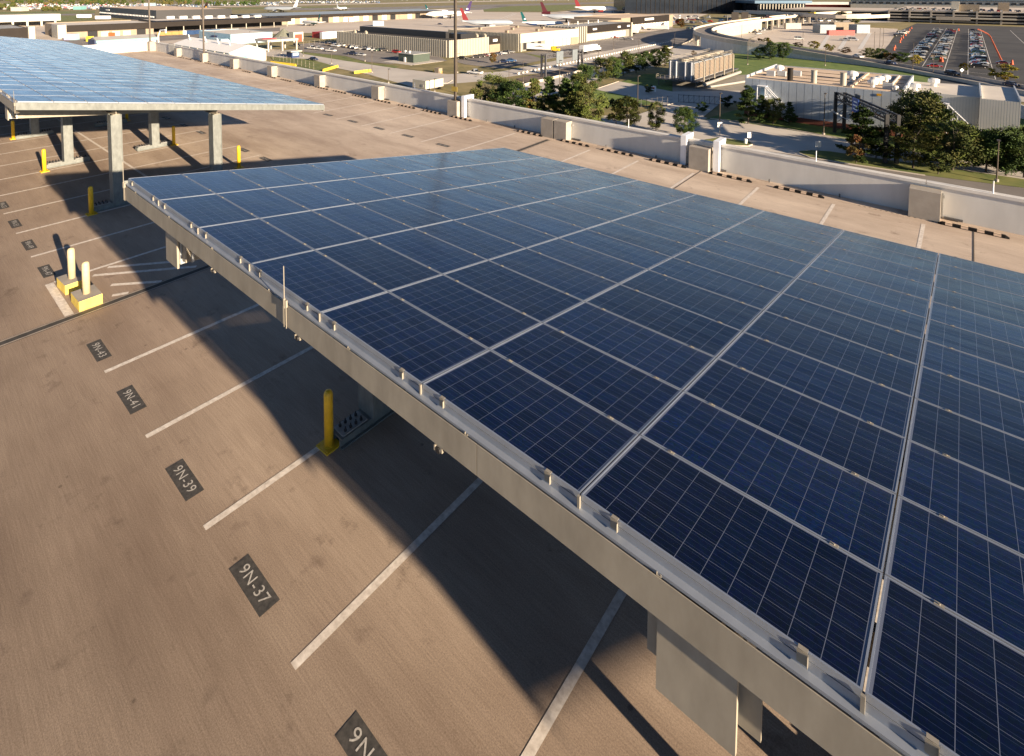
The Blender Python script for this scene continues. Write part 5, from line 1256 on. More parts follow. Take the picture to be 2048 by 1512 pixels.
CV = [
 (594, 93, 'suv', 'black', 0, "black suv under the lamp beyond the gate canopy"), (624, 99, 'pickup', 'white', .15, "white pickup on the left of a pair by the grass island"),
 (637, 100, 'pickup', 'white', .15, "white pickup on the right of a pair by the grass island"), (662, 104, 'pickup', 'white', .2, "large white pickup alone in the middle of the west lot"),
 (659, 92, 'pickup', 'tan', .1, "tan pickup near the fence left of the ribbed warehouse"), (671, 94, 'pickup', 'white', .1, "white pickup beside the tan one near the fence"),
 (684, 93, 'suv', 'white', .1, "white suv at the ribbed warehouse's left corner"), (699, 96, 'suv', 'tan', 1.2, "tan suv first in the row along the ribbed warehouse"),
 (708, 97, 'suv', 'white', 1.2, "white suv second in the row along the ribbed warehouse"), (717, 98.5, 'suv', 'white', 1.2, "white suv third in the row along the ribbed warehouse"),
 (725, 99.5, 'sedan', 'grey', 1.2, "grey car fourth in the row along the ribbed warehouse"), (734, 99, 'suv', 'black', 1.2, "black suv fifth in the row along the ribbed warehouse"),
 (742, 101, 'suv', 'white', 1.2, "white suv sixth in the row along the ribbed warehouse"), (750, 102, 'sedan', 'silver', 1.2, "silver car seventh in the row along the ribbed warehouse"),
 (758, 102.5, 'sedan', 'green', 1.2, "green car eighth in the row along the ribbed warehouse"), (768, 102.5, 'suv', 'black', 1.2, "black suv last in the row along the ribbed warehouse"),
 (793, 107, 'suv', 'red', .1, "red suv parked alone left of the olive equipment house"), (705, 110, 'pickup', 'navy', .2, "navy pickup in the open west lot"),
 (722, 112, 'sedan', 'silver', .2, "silver car touching the navy pickup in the west lot"), (627, 121, 'sedan', 'navy', .1, "navy car driving past the guard booth"),
 (950, 149, 'pickup', 'white', 3.3, "white pickup driving on the entry road behind the parapet lamp"),
 (925, 119, 'sedan', 'black', .2, "black car by itself at the near end of the south lot"), (1008, 126, 'sedan', 'navy', .5, "navy car on the left of two by the pink tree's lot"), (1022, 124, 'sedan', 'blue', .5, "blue car on the right of two by the pink tree's lot"),
 (1216, 77, 'suv', 'navy', .1, "navy suv in the truck yard before the dark fascia"), (1229, 76.5, 'sedan', 'red', .1, "red car in the truck yard before the dark fascia"),
 (1245, 79, 'sedan', 'white', 0, "white car left of a silver one in the truck yard"), (1258, 80, 'sedan', 'silver', 0, "silver car alone at the right of the truck yard"),
 (1252, 72, 'van', 'white', .3, "white van at the dark-fascia warehouse's right end"),
 (1716, 115, 'sedan', 'white', -.85, "white car driving down the ramp road, highest on the slope"), (1781, 128.5, 'sedan', 'navy', -.85, "navy car driving down the ramp road behind the white one"),
 (1905, 150.5, 'suv', 'black', -.85, "black suv on the ramp road beside the white arrow sign"), (2024, 172, 'sedan', 'navy', -.85, "navy car on the ramp road at the right picture edge"),
 (1869, 135, 'sedan', 'red', .1, "red car alone at the near end of the striped lot"), (2007, 129, 'sedan', 'maroon', .1, "maroon car at the near end of the orange cone line"),
 (1534, 60, 'sedan', 'white', 1.1, "white car on the lower road beside the ramp wall"), (1541, 56, 'sedan', 'black', 1.1, "black car ahead of the white one on the lower road"),
 (1516, 69, 'sedan', 'silver', 1.1, "silver car on the lower road near the golden trees"), (1573, 48, 'pickup', 'white', 1.1, "white truck on the lower road under the viaduct piers"),
 (1598, 80, 'van', 'white', .2, "white box van in the construction yard"), (1690, 82, 'pickup', 'silver', .0, "silver pickup in the construction yard"), (1706, 82, 'van', 'white', .0, "white utility van behind the silver pickup in the yard"),
 (880, 49.5, 'sedan', 'navy', .2, "dark car crossing the apron below the cargo jet"), (1946, 62, 'sedan', 'navy', 0, "dark car at the far end of the striped lot by an orange cone"),
 (1995, 46, 'van', 'red', 0, "red van at the far end of the cone line"),
]
for px, py, k, c_, a, lab in CV:
    p = gp(px, py); z = GZ+.15
    if lab.find("ramp road") > 0:
        best = min(Q, key=lambda q: (q.x-p.x)**2+(q.y-p.y)**2); p = gp(px, py, best.z); z = best.z+.02
    car((p.x, p.y, z), k, c_, a, lab)
for i, (x, y) in enumerate(((952, 116), (962, 114.5), (971, 113.5), (979, 112.5), (988, 111.5), (996, 110.5), (1004, 109), (1012, 107.5), (1020, 106))):
    c_ = ('black', 'black', 'maroon', 'white', 'black', 'navy', 'silver', 'black', 'grey')[i]; p = gp(x, y)
    car((p.x, p.y, GZ+.12), 'sedan', c_, 1.0, "%s car, %s from the left in the south lot's slanted row" % (c_, ORD[i]), "cars in the slanted row of the south lot")
for px, py, k, c_, lab in ((1512, 37, 'pickup', 'red', "red truck on the elevated ramp before the terminal"), (1548, 31, 'suv', 'silver', "silver suv on the elevated ramp near the red drums"), (1585, 27, 'van', 'yellow', "yellow van on the elevated ramp near the red drums")):
    best = min(Q, key=lambda q: (gp(px, py, q.z)-q).length); car((best.x, best.y+1.5, best.z+.02), k, c_, 2.6, lab, s=1.4)
rc = random.Random(5)
pal = ['white', 'white', 'silver', 'silver', 'grey', 'black', 'black', 'navy', 'blue', 'red', 'white', 'silver', 'tan', 'green']
def colour_row(x, y0, y1, step, skip, ang, where, grp, z=GZ+.13, along='y', flip=1):
    n_ = 0; y = y0; used = {}
    while y < y1:
        if rc.random() > skip:
            k = rc.choice(('sedan', 'sedan', 'suv', 'suv', 'pickup') if rc.random() < .9 else ('van',)); c_ = rc.choice(pal); used[(k, c_)] = used.get((k, c_), 0)+1
            i = used[(k, c_)]; nm = NAMES[k][1]
            lab = "%s %s, %s of its colour %s" % (c_, nm, ("nearest" if i == 1 else ORD[i-1]+" nearest"), where)
            pos = (x+rc.uniform(-.3, .3), y, z) if along == 'y' else (y, x+rc.uniform(-.3, .3), z)
            car(pos, k, c_, ang+rc.uniform(-.05, .05)+(math.pi if rc.random() < .3 else 0), lab, grp, s=1.12); n_ += 1
        y += step*rc.uniform(.92, 1.08)
    return n_
colour_row(-17.6, 338, 600, 4.9, .12, .1, "in the left column of the striped lot", "cars in the left column of the striped lot")
colour_row(-9.6, 336, 600, 4.9, .12, .1, "in the middle column of the striped lot", "cars in the middle column of the striped lot")
colour_row(4.4, 312, 585, 5.2, .12, .1, "in the right column by the orange cones", "cars in the right column of the striped lot")
colour_row(-36, 500, 550, 8, .1, .6, "by the striped lot's left cones", "cars by the left cones")
for i in range(4): colour_row(58+i*9, 430, 640, 14, .25, .1, "in far-right row %s beyond the cones" % ORD[i], "cars in the far-right rows")
for i in range(5): colour_row(750+i*17, -60, 100, 6.5, .35, 1.57, "in row %s on the garage roof" % ORD[i], "cars on the garage roof", z=GZ+12.17, along='x')
for i in range(4): colour_row(465+i*14, -176, -120, 4.6, .2, 1.57, "in lot row %s behind the brown warehouse" % ORD[i], "cars behind the brown warehouse", along='x')
for i in range(5):
    p = gp(1608+i*15.5, 43.5); car((p.x, p.y, GZ+.15), 'van', 'white', 2.2, "white shuttle van, %s of five in front of the garage wing" % ORD[i], "shuttle vans before the garage wing", s=1.5)

def trailer(a, b, label, dark=None, cab=None, h=4.1):
    p, q = gp(*a), gp(*b); d = (q-p); L_ = d.length; ax_ = d.normalized(); ang_ = math.atan2(ax_.y, ax_.x)
    t = thing("semi_trailer", p, label, "trailer", None, ang_)
    MB().box(0, L_, -1.35, 1.35, 1.15, h).build("cargo_box", M['sign_white'], t, local=True)
    MB().box(.3, L_-.3, -.6, .6, .8, 1.149).build("chassis", M['shade_steel'], t, local=True)
    for x in (1.2, 2.5):
        for s in (-1.2, 1.2): MB().cyl((x, s-.25, .5), (x, s+.25, .5), .5, .5, 12).build("wheel", M['rubber'], t, local=True)
    if dark: MB().add([(L_*.35, -1.36, 2.4), (L_*.6, -1.36, 3.2), (L_*.8, -1.36, 2.2), (L_*.6, -1.36, 2.6)], [(0, 1, 2, 3)]).build("dark_swoosh", M['fascia_dark'], t, local=True)
    if cab:
        MB().box(L_+.6, L_+3.0, -1.2, 1.2, .8, 3.1).box(L_+3.01, L_+4.6, -1.1, 1.1, .8, 2.0).build("cab", cab, t, local=True)
        MB().box(L_+3.0, L_+3.06, -1.05, 1.05, 2.05, 2.9).build("windscreen", M['car_glass'], t, local=True)
        for x in (L_+1.2, L_+3.8):
            for s in (-1.05, 1.05): MB().cyl((x, s-.2, .5), (x, s+.2, .5), .5, .5, 12).build("wheel", M['rubber'], t, local=True)
trailer((1049, 101), (1102, 103.5), "white semi trailer with a dark swoosh and a yellow cab at the docks", dark=True, cab=PAINT['yellow'])
trailer((1163, 107.5), (1190, 103), "white semi truck parked alone in the open truck yard", cab=PAINT['white'])
trailer((1293, 59.5), (1337, 61), "white semi trailer against the tan warehouse with the white sign")
trailer((1262, 68), (1276, 68.5), "short white trailer parked in front of the tan warehouse", h=3.4)
for i, (x, y, m_) in enumerate(((155, 37, 'sign_white'), (192, 40, 'sign_white'), (320, 41, 'sign_white'), (360, 40, 'sign_white'))):
    p = gp(x, y); t = thing("cargo_trailer", p, "white cargo trailer on the far apron, %s from the left" % ORD[i], "trailer", "white cargo trailers on the far apron", .75)
    MB().box(0, 16, -1.5, 1.5, 1.2, 4.8).build("cargo_box", M[m_], t, local=True); MB().box(.5, 15.5, -1, 1, .3, 1.19).build("chassis", M['shade_steel'], t, local=True)

# ------------------------------------------------------------------ aircraft
def plane(px, py, L_, ang_, body, tail, label, engine, belly=None, third=False, script=None, patch=None, tpatch=None, engine_on_tail=False):
    p = gp(px, py); t = thing("airliner", p, label, "airliner", "airliners parked on the apron", ang_)
    r = L_*.056; zc = r*1.9
    b = MB(); prof = [(-.5, .02, .7), (-.42, .35, .45), (-.30, .8, .12), (-.2, 1, 0), (.34, 1, 0), (.42, .85, -.05), (.47, .55, -.15), (.495, .18, -.3)]
    n_ = 14; vs = []
    for x, k, dz in prof:
        for i in range(n_):
            a = 2*math.pi*i/n_; vs.append((x*L_, r*k*math.cos(a), zc+r*dz+r*k*math.sin(a)))
    fs = [(j*n_+i, j*n_+(i+1) % n_, (j+1)*n_+(i+1) % n_, (j+1)*n_+i) for j in range(len(prof)-1) for i in range(n_)]
    fs += [tuple(range(n_)), tuple((len(prof)-1)*n_+i for i in range(n_))[::-1]]
    b.add(vs, fs)
    if belly is not None:
        for j in range(len(prof)-1):
            for i in range(n_):
                if i in range(7, 14): b.m[j*n_+i] = 1
    fo = b.build("fuselage", [body, belly or body], t, smooth=True, local=True)
    def slab(pts, th, m, nm, axis='y'):
        b = MB(); k = len(pts)
        o_ = Vector((0, th/2, 0)) if axis == 'y' else Vector((0, 0, th/2))
        vs = [Vector(q)-o_ for q in pts]+[Vector(q)+o_ for q in pts]
        b.add(vs, [tuple(range(k)), tuple(range(2*k-1, k-1, -1))]+[((i+1) % k, i, k+i, k+(i+1) % k) for i in range(k)], 0)
        return b.build(nm, m, t, local=True)
    zt_ = zc+r*.9
    fin = slab([(-.36*L_, 0, zt_-.1*r), (-.47*L_, 0, zt_+.0*r), (-.53*L_, 0, zt_+.225*L_), (-.485*L_, 0, zt_+.225*L_)], r*.16, tail, "tail_fin")
    if tpatch: 
        b = MB(); b.box(-.487*L_, -.455*L_, -.12*r, .12*r, zt_+.055*L_, zt_+.095*L_); b.build("fin_badge", tpatch, t, local=True)
    for s in (-1, 1):
        slab([(-.38*L_, 0, zc+.3*r), (-.46*L_, 0, zc+.3*r), (-.50*L_, s*.17*L_, zc+.5*r), (-.47*L_, s*.17*L_, zc+.5*r)], r*.12, body, "stabilizer", 'z')
        slab([(.12*L_, 0, zc-.5*r), (-.08*L_, 0, zc-.5*r), (-.17*L_, s*.44*L_, zc+.1*r), (-.12*L_, s*.44*L_, zc+.1*r)], r*.2, M['util_seam'], "wing", 'z')
        MB().cyl((.02*L_, s*.17*L_, zc-1.0*r), (.13*L_, s*.17*L_, zc-1.0*r), r*.42, r*.5, 12).build("engine", engine, t, local=True)
        MB().cyl((-.04*L_, s*.06*L_, 0.02), (-.04*L_, s*.06*L_, zc-.6*r), r*.22, r*.12, 8).build("main_gear", M['rubber'], t, local=True)
    MB().cyl((.38*L_, 0, 0.02), (.38*L_, 0, zc-.7*r), r*.18, r*.1, 8).build("nose_gear", M['rubber'], t, local=True)
    if third: MB().cyl((-.50*L_, 0, zt_+.02*L_), (-.34*L_, 0, zt_+.025*L_), r*.3, r*.55, 12).build("tail_engine", tail, t, local=True)
    if script:
        s_, sz, mm, side, xx = script
        lettering(s_, sz, mm, t, (xx*L_, side*(r*1.01), zc-.05*r), (math.pi/2, 0, 0 if side < 0 else math.pi))
    if patch:
        b = MB(); b.box(-.44*L_, -.40*L_, -.10*r, .10*r, zt_+.04*L_, zt_+.07*L_); b.build("fin_emblem", patch, t, local=True)
    return t
AW = mat("white_aircraft_paint", (.72, .72, .71), .3, 0, .03, .1); AG = mat("silver_aircraft_skin", (.34, .38, .43), .35, .3, .05, .1)
AT = mat("teal_tail_paint", (.0, .07, .075), .35, 0, .05, .1); AP = mat("purple_tail_paint", (.03, .01, .085), .35, 0, .05, .1); AR = mat("red_tail_paint", (.17, .014, .018), .35, 0, .05, .1)
AM = mat("maroon_tail_paint", (.06, .008, .013), .35, 0, .05, .1); AB = mat("brown_tail_paint", (.025, .013, .010), .35, 0, .05, .1); AN = mat("navy_belly_paint", (.03, .06, .16), .35, 0, .05, .1)
AY = mat("gold_badge_paint", (.65, .33, .02), .4, 0, .05, .1)
RA = math.atan2(_r.y, _r.x)
plane(897, 37, 54, RA+math.pi+.12, AW, AP, "white cargo jet with a purple tail facing left on the apron", M['util_seam'], script=("FedEx", 3.4, AP, 1, .24), patch=M['sign_white'])
bpy.context.view_layer.update()
plane(622, 51.5, 30, RA+math.pi-.75, AW, AT, "small airliner with a teal tail and dark belly before the hangar doors", M['util_seam'], belly=AT, patch=M['sign_white'])
plane(975, 56, 46, RA+.05, AG, AR, "silver airliner with a red tail behind the tan warehouse roof", M['util_seam'])
plane(1085, 56, 37, RA-.05, AW, AT, "white airliner with a tall teal tail and navy belly facing right", AN, belly=AN, patch=M['sign_white'])
plane(1137, 45, 56, RA-.05, AG, AM, "silver three-engined airliner with a maroon tail", AM, third=True)
plane(1192, 26, 64, RA-.05, AW, AR, "big white airliner with a red tail and red engines near the terminal", AR)
plane(378, 31, 48, RA+math.pi+.1, AW, AB, "white cargo jet with a dark brown tail and gold badge behind the terminal", AB, belly=AW, tpatch=AY)
plane(562, 25, 58, RA+math.pi-.2, AG, AW, "grey airliner with a white tail beyond the hangar roof", M['util_seam'])
plane(874, 27, 34, RA-.1, AW, AT, "airliner mostly hidden behind the cargo jet, green tail showing", AT, patch=M['sign_white'])
plane(684, 21, 36, RA+1.3, AW, AG, "far airliner seen end-on beyond the hangar roof", M['dark'], third=True)

# ------------------------------------------------------------------ lamps, signs, gantries, fences
LM = {}
def street_lamp(px, yb, yt, label, z0=0.0):
    p = gp(px, yb, GZ+z0); h = max(4.0, hgt(px, yb, yt))
    t = thing("street_lamp", p, label, "street lamp", "street lamps on the ground below the garage", random.choice((0, 1.57, .8)))
    if not LM:
        a = MB().cyl((0, 0, .001), (0, 0, .6), .28, .28, 10).build("footing", M['concrete'], t, local=True)
        b = MB().cyl((0, 0, .6), (0, 0, 1.0), .10, .06, 8).build("pole", M['bronze'], t, local=True); b.scale = (1, 1, 1)
        c_ = MB().box(-.06, .95, -.22, .22, -.16, .0).build("lamp_head", M['bronze'], t, local=True)
        LM['f'], LM['h'] = a.data, c_.data; bpy.data.objects.remove(b)
    else:
        a = bpy.data.objects.new("footing", LM['f']); COL.objects.link(a); a.parent = t
        c_ = bpy.data.objects.new("lamp_head", LM['h']); COL.objects.link(c_); c_.parent = t
    MB().cyl((0, 0, .601), (0, 0, h), .12, .075, 8).build("pole", M['bronze'], t, local=True)
    c_.location = (0, 0, h)
    return t
SL = [(562, 108, 73, "by the gate canopy"), (607, 113, 78, "behind the guard booth"), (663, 128, 105, "on the grass beside the entry road"), (730, 123, 100, "at the corner of the west lot"), (744, 146, 104, "beside the yellow barriers"),
      (777, 167, 137, "on the grass island by the parapet"), (869, 185, 157, "beside the white box trailer"), (915, 146, 107, "on the bank near the parapet lamp pole"), (1018, 165, 139, "on the dry grass left of the gantry"), (1046, 167, 122, "just left of the expressway gantry"),
      (1119, 173, 120, "under the gantry beam"), (1197, 130, 99, "at the truck yard's kerb"), (1227, 100, 72, "in the middle of the truck yard"), (1277, 120, 80, "along the guardrail"), (1344, 111, 86, "where the two roads part"),
      (1349, 91, 66, "beside the dark underpass"), (1275, 217, 151, "on the lawn before the cooling towers"), (1483, 83, 47, "beside the ramp's inner curve"), (1495, 130, 81, "on the slope below the ramp wall"), (1605, 103, 64, "at the construction yard's edge"),
      (1650, 132, 96, "on the bank above the plant roof"), (1647, 271, 186, "before the grey plant wall"), (1439, 251, 186, "beside the steel driveway gate"), (1748, 105, 64, "first of three left of the striped lot"), (1759, 97, 57, "second of three left of the striped lot"),
      (1766, 93, 56, "third of three left of the striped lot"), (1825, 141, 84, "tall at the striped lot's near edge"), (1866, 149, 107, "by the red car at the near edge"), (1879, 58, 35, "between the two left car columns"), (1951, 245, 201, "beside the right outside stair"),
      (1993, 365, 280, "on the verge among the dark trees"), (500, 92, 62, "by the pale blue shed"), (430, 92, 64, "behind the white-roofed shed")]
for px, yb, yt, lab in SL: street_lamp(px, yb, yt, "dark street lamp "+lab)
def sign_post(px, yb, yt, w, h, m, label, text=None, diamond=False):
    p = gp(px, yb); H_ = hgt(px, yb, yt)
    t = thing("road_sign", p, label, "road sign", None, YAW)
    MB().cyl((0, .05, 0), (0, .05, H_), .05, .05, 6).build("post", M['galv'], t, local=True)
    if diamond: MB().add([(0, -.01, H_-1.5), (.75, -.01, H_-.75), (0, -.01, H_), (-.75, -.01, H_-.75), (0, .03, H_-1.5), (.75, .03, H_-.75), (0, .03, H_), (-.75, .03, H_-.75)], [(0, 1, 2, 3), (7, 6, 5, 4), (0, 4, 5, 1), (1, 5, 6, 2), (2, 6, 7, 3), (3, 7, 4, 0)]).build("panel", m, t, local=True)
    else: MB().box(-w/2, w/2, -.03, .02, H_-h, H_).build("panel", m, t, local=True)
    if text == 'arrow':
        MB().add([(-.12, -.034, H_-.75), (.0, -.034, H_-.62), (.3, -.034, H_-.45), (.34, -.034, H_-.55), (.1, -.034, H_-.75), (-.02, -.034, H_-1.0)], [(0, 1, 2, 3, 4, 5)]).build("arrow", M['red'], t, local=True)
    return t
sign_post(1439.5, 272, 244, 1.1, 1.1, M['sign_white'], "white sign with a small red arrow on a lamp post by the bend", text='arrow')
sign_post(1498, 287, 264, .75, 1.2, M['sign_white'], "white blank sign on the left grass island")
sign_post(1636, 306, 282, 1.1, 1.2, M['sign_white'], "white blank sign on the right grass island")
sign_post(1923, 157, 136, 1.4, 1.4, M['sign_white'], "white diamond sign beside the black suv on the ramp road", diamond=True)
c = gp(1491, 288); t = thing("litter_bin", c, "pale round bin beside the blank sign on the left grass island", "bin")
MB().lathe(c, [(.32, 0), (.36, .9), (.28, 1.1)], 12).build("body", M['vent_white'], t)
c = gp(1307, 184); t = thing("gate_kiosk", c, "small white kiosk post at the driveway bend with a red mark", "kiosk")
MB().box(c.x-.6, c.x+.6, c.y-.5, c.y+.5, GZ, GZ+1.9).build("body", M['sign_white'], t); MB().box(c.x-.4, c.x+.5, c.y-.56, c.y-.501, GZ+1.1, GZ+1.6).build("red_mark", M['red'], t)

def gantry(pL, pR, h, label, panels, ang_=None, double=True, m=None):
    m = m or M['shade_steel']
    a, b = gp(*pL), gp(*pR); d = b-a; L_ = d.length; an = math.atan2(d.y, d.x)
    t = thing("sign_gantry", a, label, "sign gantry", "sign gantries", an)
    for x in (0, L_):
        for y in ((-.9, .9) if double else (0,)):
            MB().box(x-.28, x+.28, y-.28, y+.28, 0, h).build("post", m, t, local=True)
        if double:
            s = MB()
            for k in range(5):
                z = h*k/5; s.cyl((x, -.9, z+.2), (x, .9, z+h/5), .06, .06, 5)
            s.build("post_bracing", m, t, local=True)
    s = MB()
    for y in (-.7, .7):
        for z in (h-.1, h-1.6): s.box(.28, L_-.28, y-.16, y+.16, z-.16, z+.16)
    n_ = max(6, int(L_/2))
    for k in range(n_):
        x = .3+(L_-.6)*k/n_; x2 = .3+(L_-.6)*(k+1)/n_
        for y in (-.7, .7): s.cyl((x, y, h-1.6 if k % 2 else h-.1), (x2, y, h-.1 if k % 2 else h-1.6), .09, .09, 5)
        s.cyl((x, -.7, h-.1), (x, .7, h-.1), .05, .05, 5)
    s.build("truss", m, t, local=True)
    for f_, w, hh, mm, nm, side, dz in panels:
        x = L_*f_; MB().box(x-w/2, x+w/2, side*1.05-.05, side*1.05+.05, h-1.3-hh/2+dz, h-1.3+hh/2+dz).build(nm, mm, t, local=True)
        if nm == "sign_back":
            for q in (-.3, .3): MB().box(x+q*w-.12, x+q*w+.12, side*.8-.08, side*.8+.08, h-1.3-hh/2-.3+dz, h-1.3+hh/2+.3+dz).build("sign_bracket", m, t, local=True)
    return t
gantry((1087, 155), (1160, 141), 8.6, "dark truss gantry over the expressway with two sign backs", [(.36, 4.6, 4.4, M['sign_back'], "sign_back", -1, -.4), (.78, 3.6, 4.2, M['sign_back'], "sign_back", -1, -.4)])
g2 = gantry((1678, 266), (1781, 328), 9.2, "black gantry before the grey plant carrying a blue and amber sign", [(.26, 2.6, 4.6, M['shade_steel'], "dark_sign", 1, -.4), (.45, 2.9, 3.0, M['sign_blue'], "blue_sign", -1, .3), (.45, 2.9, 1.0, M['sign_amber'], "amber_sign", -1, -1.75)], m=M['black'])
for k, w_ in enumerate((1.6, 2.2, 1.9)):
    L_ = (gp(1781, 328)-gp(1678, 266)).length
    MB().box(L_*.45-w_/2, L_*.45+w_/2, -1.112, -1.104, 9.2-.35-k*.75, 9.2-.1-k*.75).build("sign_line", M['sign_white'], g2, local=True)
L_ = (gp(1781, 328)-gp(1678, 266)).length
MB().box(.3, L_*.55, -2.5, -2.4, 5.2, 5.3).build("catwalk_rail", M['galv_bright'], g2, local=True)
for k in range(4): MB().box(1.0+k*1.9, 1.7+k*1.9, -2.6, -2.3, 5.31, 5.55).build("floodlight", M['galv_bright'], g2, local=True)
gantry((1454, 56), (1500, 55), 11.5, "dark twin message signs standing above the curved ramp", [(.30, 7.5, 7.5, M['fascia_dark'], "message_sign", -1, 0), (.72, 7.5, 7.5, M['fascia_dark'], "message_sign", -1, 0)], double=False)

def run_wall(name, pts, h, w, m, label, cat, z0=0.0):
    b = MB(); q = [gp(x, y) for x, y in pts]
    for a, c_ in zip(q, q[1:]):
        mid = (a+c_)/2; b.obox((mid.x, mid.y), (c_-a), (c_-a).length, w, GZ+z0, GZ+h)
    return tag(b.build(name, m), label, cat)
run_wall("barrier_wall", [(955, 203), (1060, 169), (1150, 147), (1250, 120), (1352, 94)], .9, .4, M['kerb'], "long cream concrete barrier wall along the expressway", "wall", .02)
run_wall("barrier_wall", [(1352, 94), (1378, 85), (1392, 74), (1402, 64), (1420, 56)], .9, .4, M['concrete'], "curved concrete barrier wall sweeping into the underpass", "wall", .02)
run_wall("retaining_wall", [(2012, 222), (2040, 236), (2120, 262)], 3.4, .5, M['wall'], "sloping concrete wing wall right of the utility plant", "wall")
t = thing("guardrail", gp(1036, 150), "white block guardrail along the planting strip by the entry road", "guardrail")
q0, q1 = gp(1034, 150), gp(1342, 84)
MB().obox(tuple(((q0+q1)/2)[:2]), (q1-q0), (q1-q0).length, .12, GZ+.45, GZ+.72).build("rail", M['galv'], t)
bm_ = None
for i in range(60):
    q = q0.lerp(q1, (i+.5)/60)
    if bm_ is None: o = MB().box(-.45, .45, -.12, .12, 0, .8).build("block", M['sign_white'], t, local=True); bm_ = o.data
    else: o = bpy.data.objects.new("block", bm_); COL.objects.link(o); o.parent = t
    o.location = q-t.location+Vector((0, -.2, 0)); o.rotation_euler = (0, 0, math.atan2((q1-q0).y, (q1-q0).x))
def barrier(px0, py0, px1, py1, n_, label, grp):
    a, b = gp(px0, py0), gp(px1, py1)
    for i in range(n_):
        p = a.lerp(b, (i+.5)/n_); o = MB().xprism([(-.3, 0), (-.28, .25), (-.12, .45), (-.1, 1.0), (.1, 1.0), (.12, .45), (.28, .25), (.3, 0)], -(b-a).length/n_/2+.05, (b-a).length/n_/2-.05).build("traffic_barrier", M['yellowp'], local=True)
        o.location = p+Vector((0, 0, .14)); o.rotation_euler = (0, 0, math.atan2((b-a).y, (b-a).x))
        tag(o, label % ORD[i], "barrier", grp)
barrier(646, 144, 676, 135, 5, "yellow plastic barrier, %s from the left on the road's near corner", "yellow barriers at the near corner")
barrier(708, 148, 742, 144, 6, "yellow plastic barrier, %s from the left beside the street lamp", "yellow barriers beside the lamp")
barrier(541, 127, 592, 133, 7, "yellow barrier stored on the grass behind the parapet, %s from the left", "yellow barriers stored on the grass")
def cone_proto():
    return MB().box(-.38, .38, -.38, .38, 0, .08, 0).lathe((0, 0, .08), [(.3, 0), (.27, .35), (.24, .35), (.24, .6), (.2, .6), (.15, 1.1), (.06, 1.15)], 10)
cm_ = None
def cone(p, label, grp, s=1.3):
    global cm_
    if cm_ is None: o = cone_proto().build("traffic_cone", M['orange'], local=True); cm_ = o.data
    else: o = bpy.data.objects.new("traffic_cone", cm_); COL.objects.link(o)
    o.location = (p[0], p[1], GZ+.13); o.scale = (s, s, s); tag(o, label, "traffic cone", grp)
for i in range(58):
    y = 343+i*5.05; x = 12.0-(max(0, y-520)/115.0)**2*6; cone((x, y), "orange cone in the long bent line right of the car columns", "orange cones in the long bent line", 0.85)
for i, (x, y) in enumerate(((1788, 101), (1790, 97), (1800, 86), (1802, 81), (1806, 77), (1811, 72), (1816, 67), (1819, 62), (1823, 58))):
    cone(gp(x, y), "orange cone at the striped lot's left edge, %s from the near end" % ORD[i], "orange cones at the striped lot's left edge", 1.5)
for i, (x, y) in enumerate(((1880, 124), (1884, 124.5), (2024, 130), (1917, 62))): cone(gp(x, y), ("left of two orange cones at the column's near end", "right of two orange cones at the column's near end", "orange cone right of the maroon car", "orange cone at the far end of the middle aisle")[i], "loose orange cones", 1.7)
t = thing("chain_link_gate", gp(1358, 206), "black steel rolling gate across the driveway before the cooling towers", "gate")
a, b = gp(1357, 205), gp(1440, 210)
s = MB()
for z in (.2, 2.2): s.cyl(a+Vector((0, 0, z)), b+Vector((0, 0, z)), .06, .06, 6)
for i in range(9): p = a.lerp(b, i/8); s.cyl(p, p+Vector((0, 0, 2.4)), .06, .06, 6)
for i in range(8): s.cyl(a.lerp(b, i/8)+Vector((0, 0, .2)), a.lerp(b, (i+1)/8)+Vector((0, 0, 2.2)), .025, .025, 4)
s.build("frame", M['black'], t)
def fence(pts, h, n_, label, m):
    q = [gp(x, y) for x, y in pts]; t = thing("wire_fence", q[0], label, "fence")
    s = MB()
    for a, b in zip(q, q[1:]):
        for z in (.15, h*.5, h): s.cyl(a+Vector((0, 0, z)), b+Vector((0, 0, z)), .03, .03, 4)
    s.build("wires", m, t)
    tot = sum((b-a).length for a, b in zip(q, q[1:]))
    pm = None
    for a, b in zip(q, q[1:]):
        k = max(2, int(n_*(b-a).length/tot))
        for i in range(k):
            p = a.lerp(b, i/k)
            if pm is None: o = MB().cyl((0, 0, 0), (0, 0, h+.3), .06, .06, 6).build("fence_post", m, t, local=True); pm = o.data
            else: o = bpy.data.objects.new("fence_post", pm); COL.objects.link(o); o.parent = t
            o.location = p-t.location
fence([(520, 118), (560, 122), (636, 141)], 2.6, 14, "wire fence with pale posts between the white shed and the entry road", M['galv'])
fence([(405, 88), (470, 94), (530, 92)], 2.4, 12, "wire fence in front of the pale blue shed", M['galv'])
fence([(596, 92), (640, 88), (684, 84)], 2.4, 10, "wire fence at the back of the west lot", M['galv'])
fence([(1190, 212), (1260, 218), (1345, 206)], 2.0, 14, "dark wire fence along the lawn's near side", M['shade_steel'])

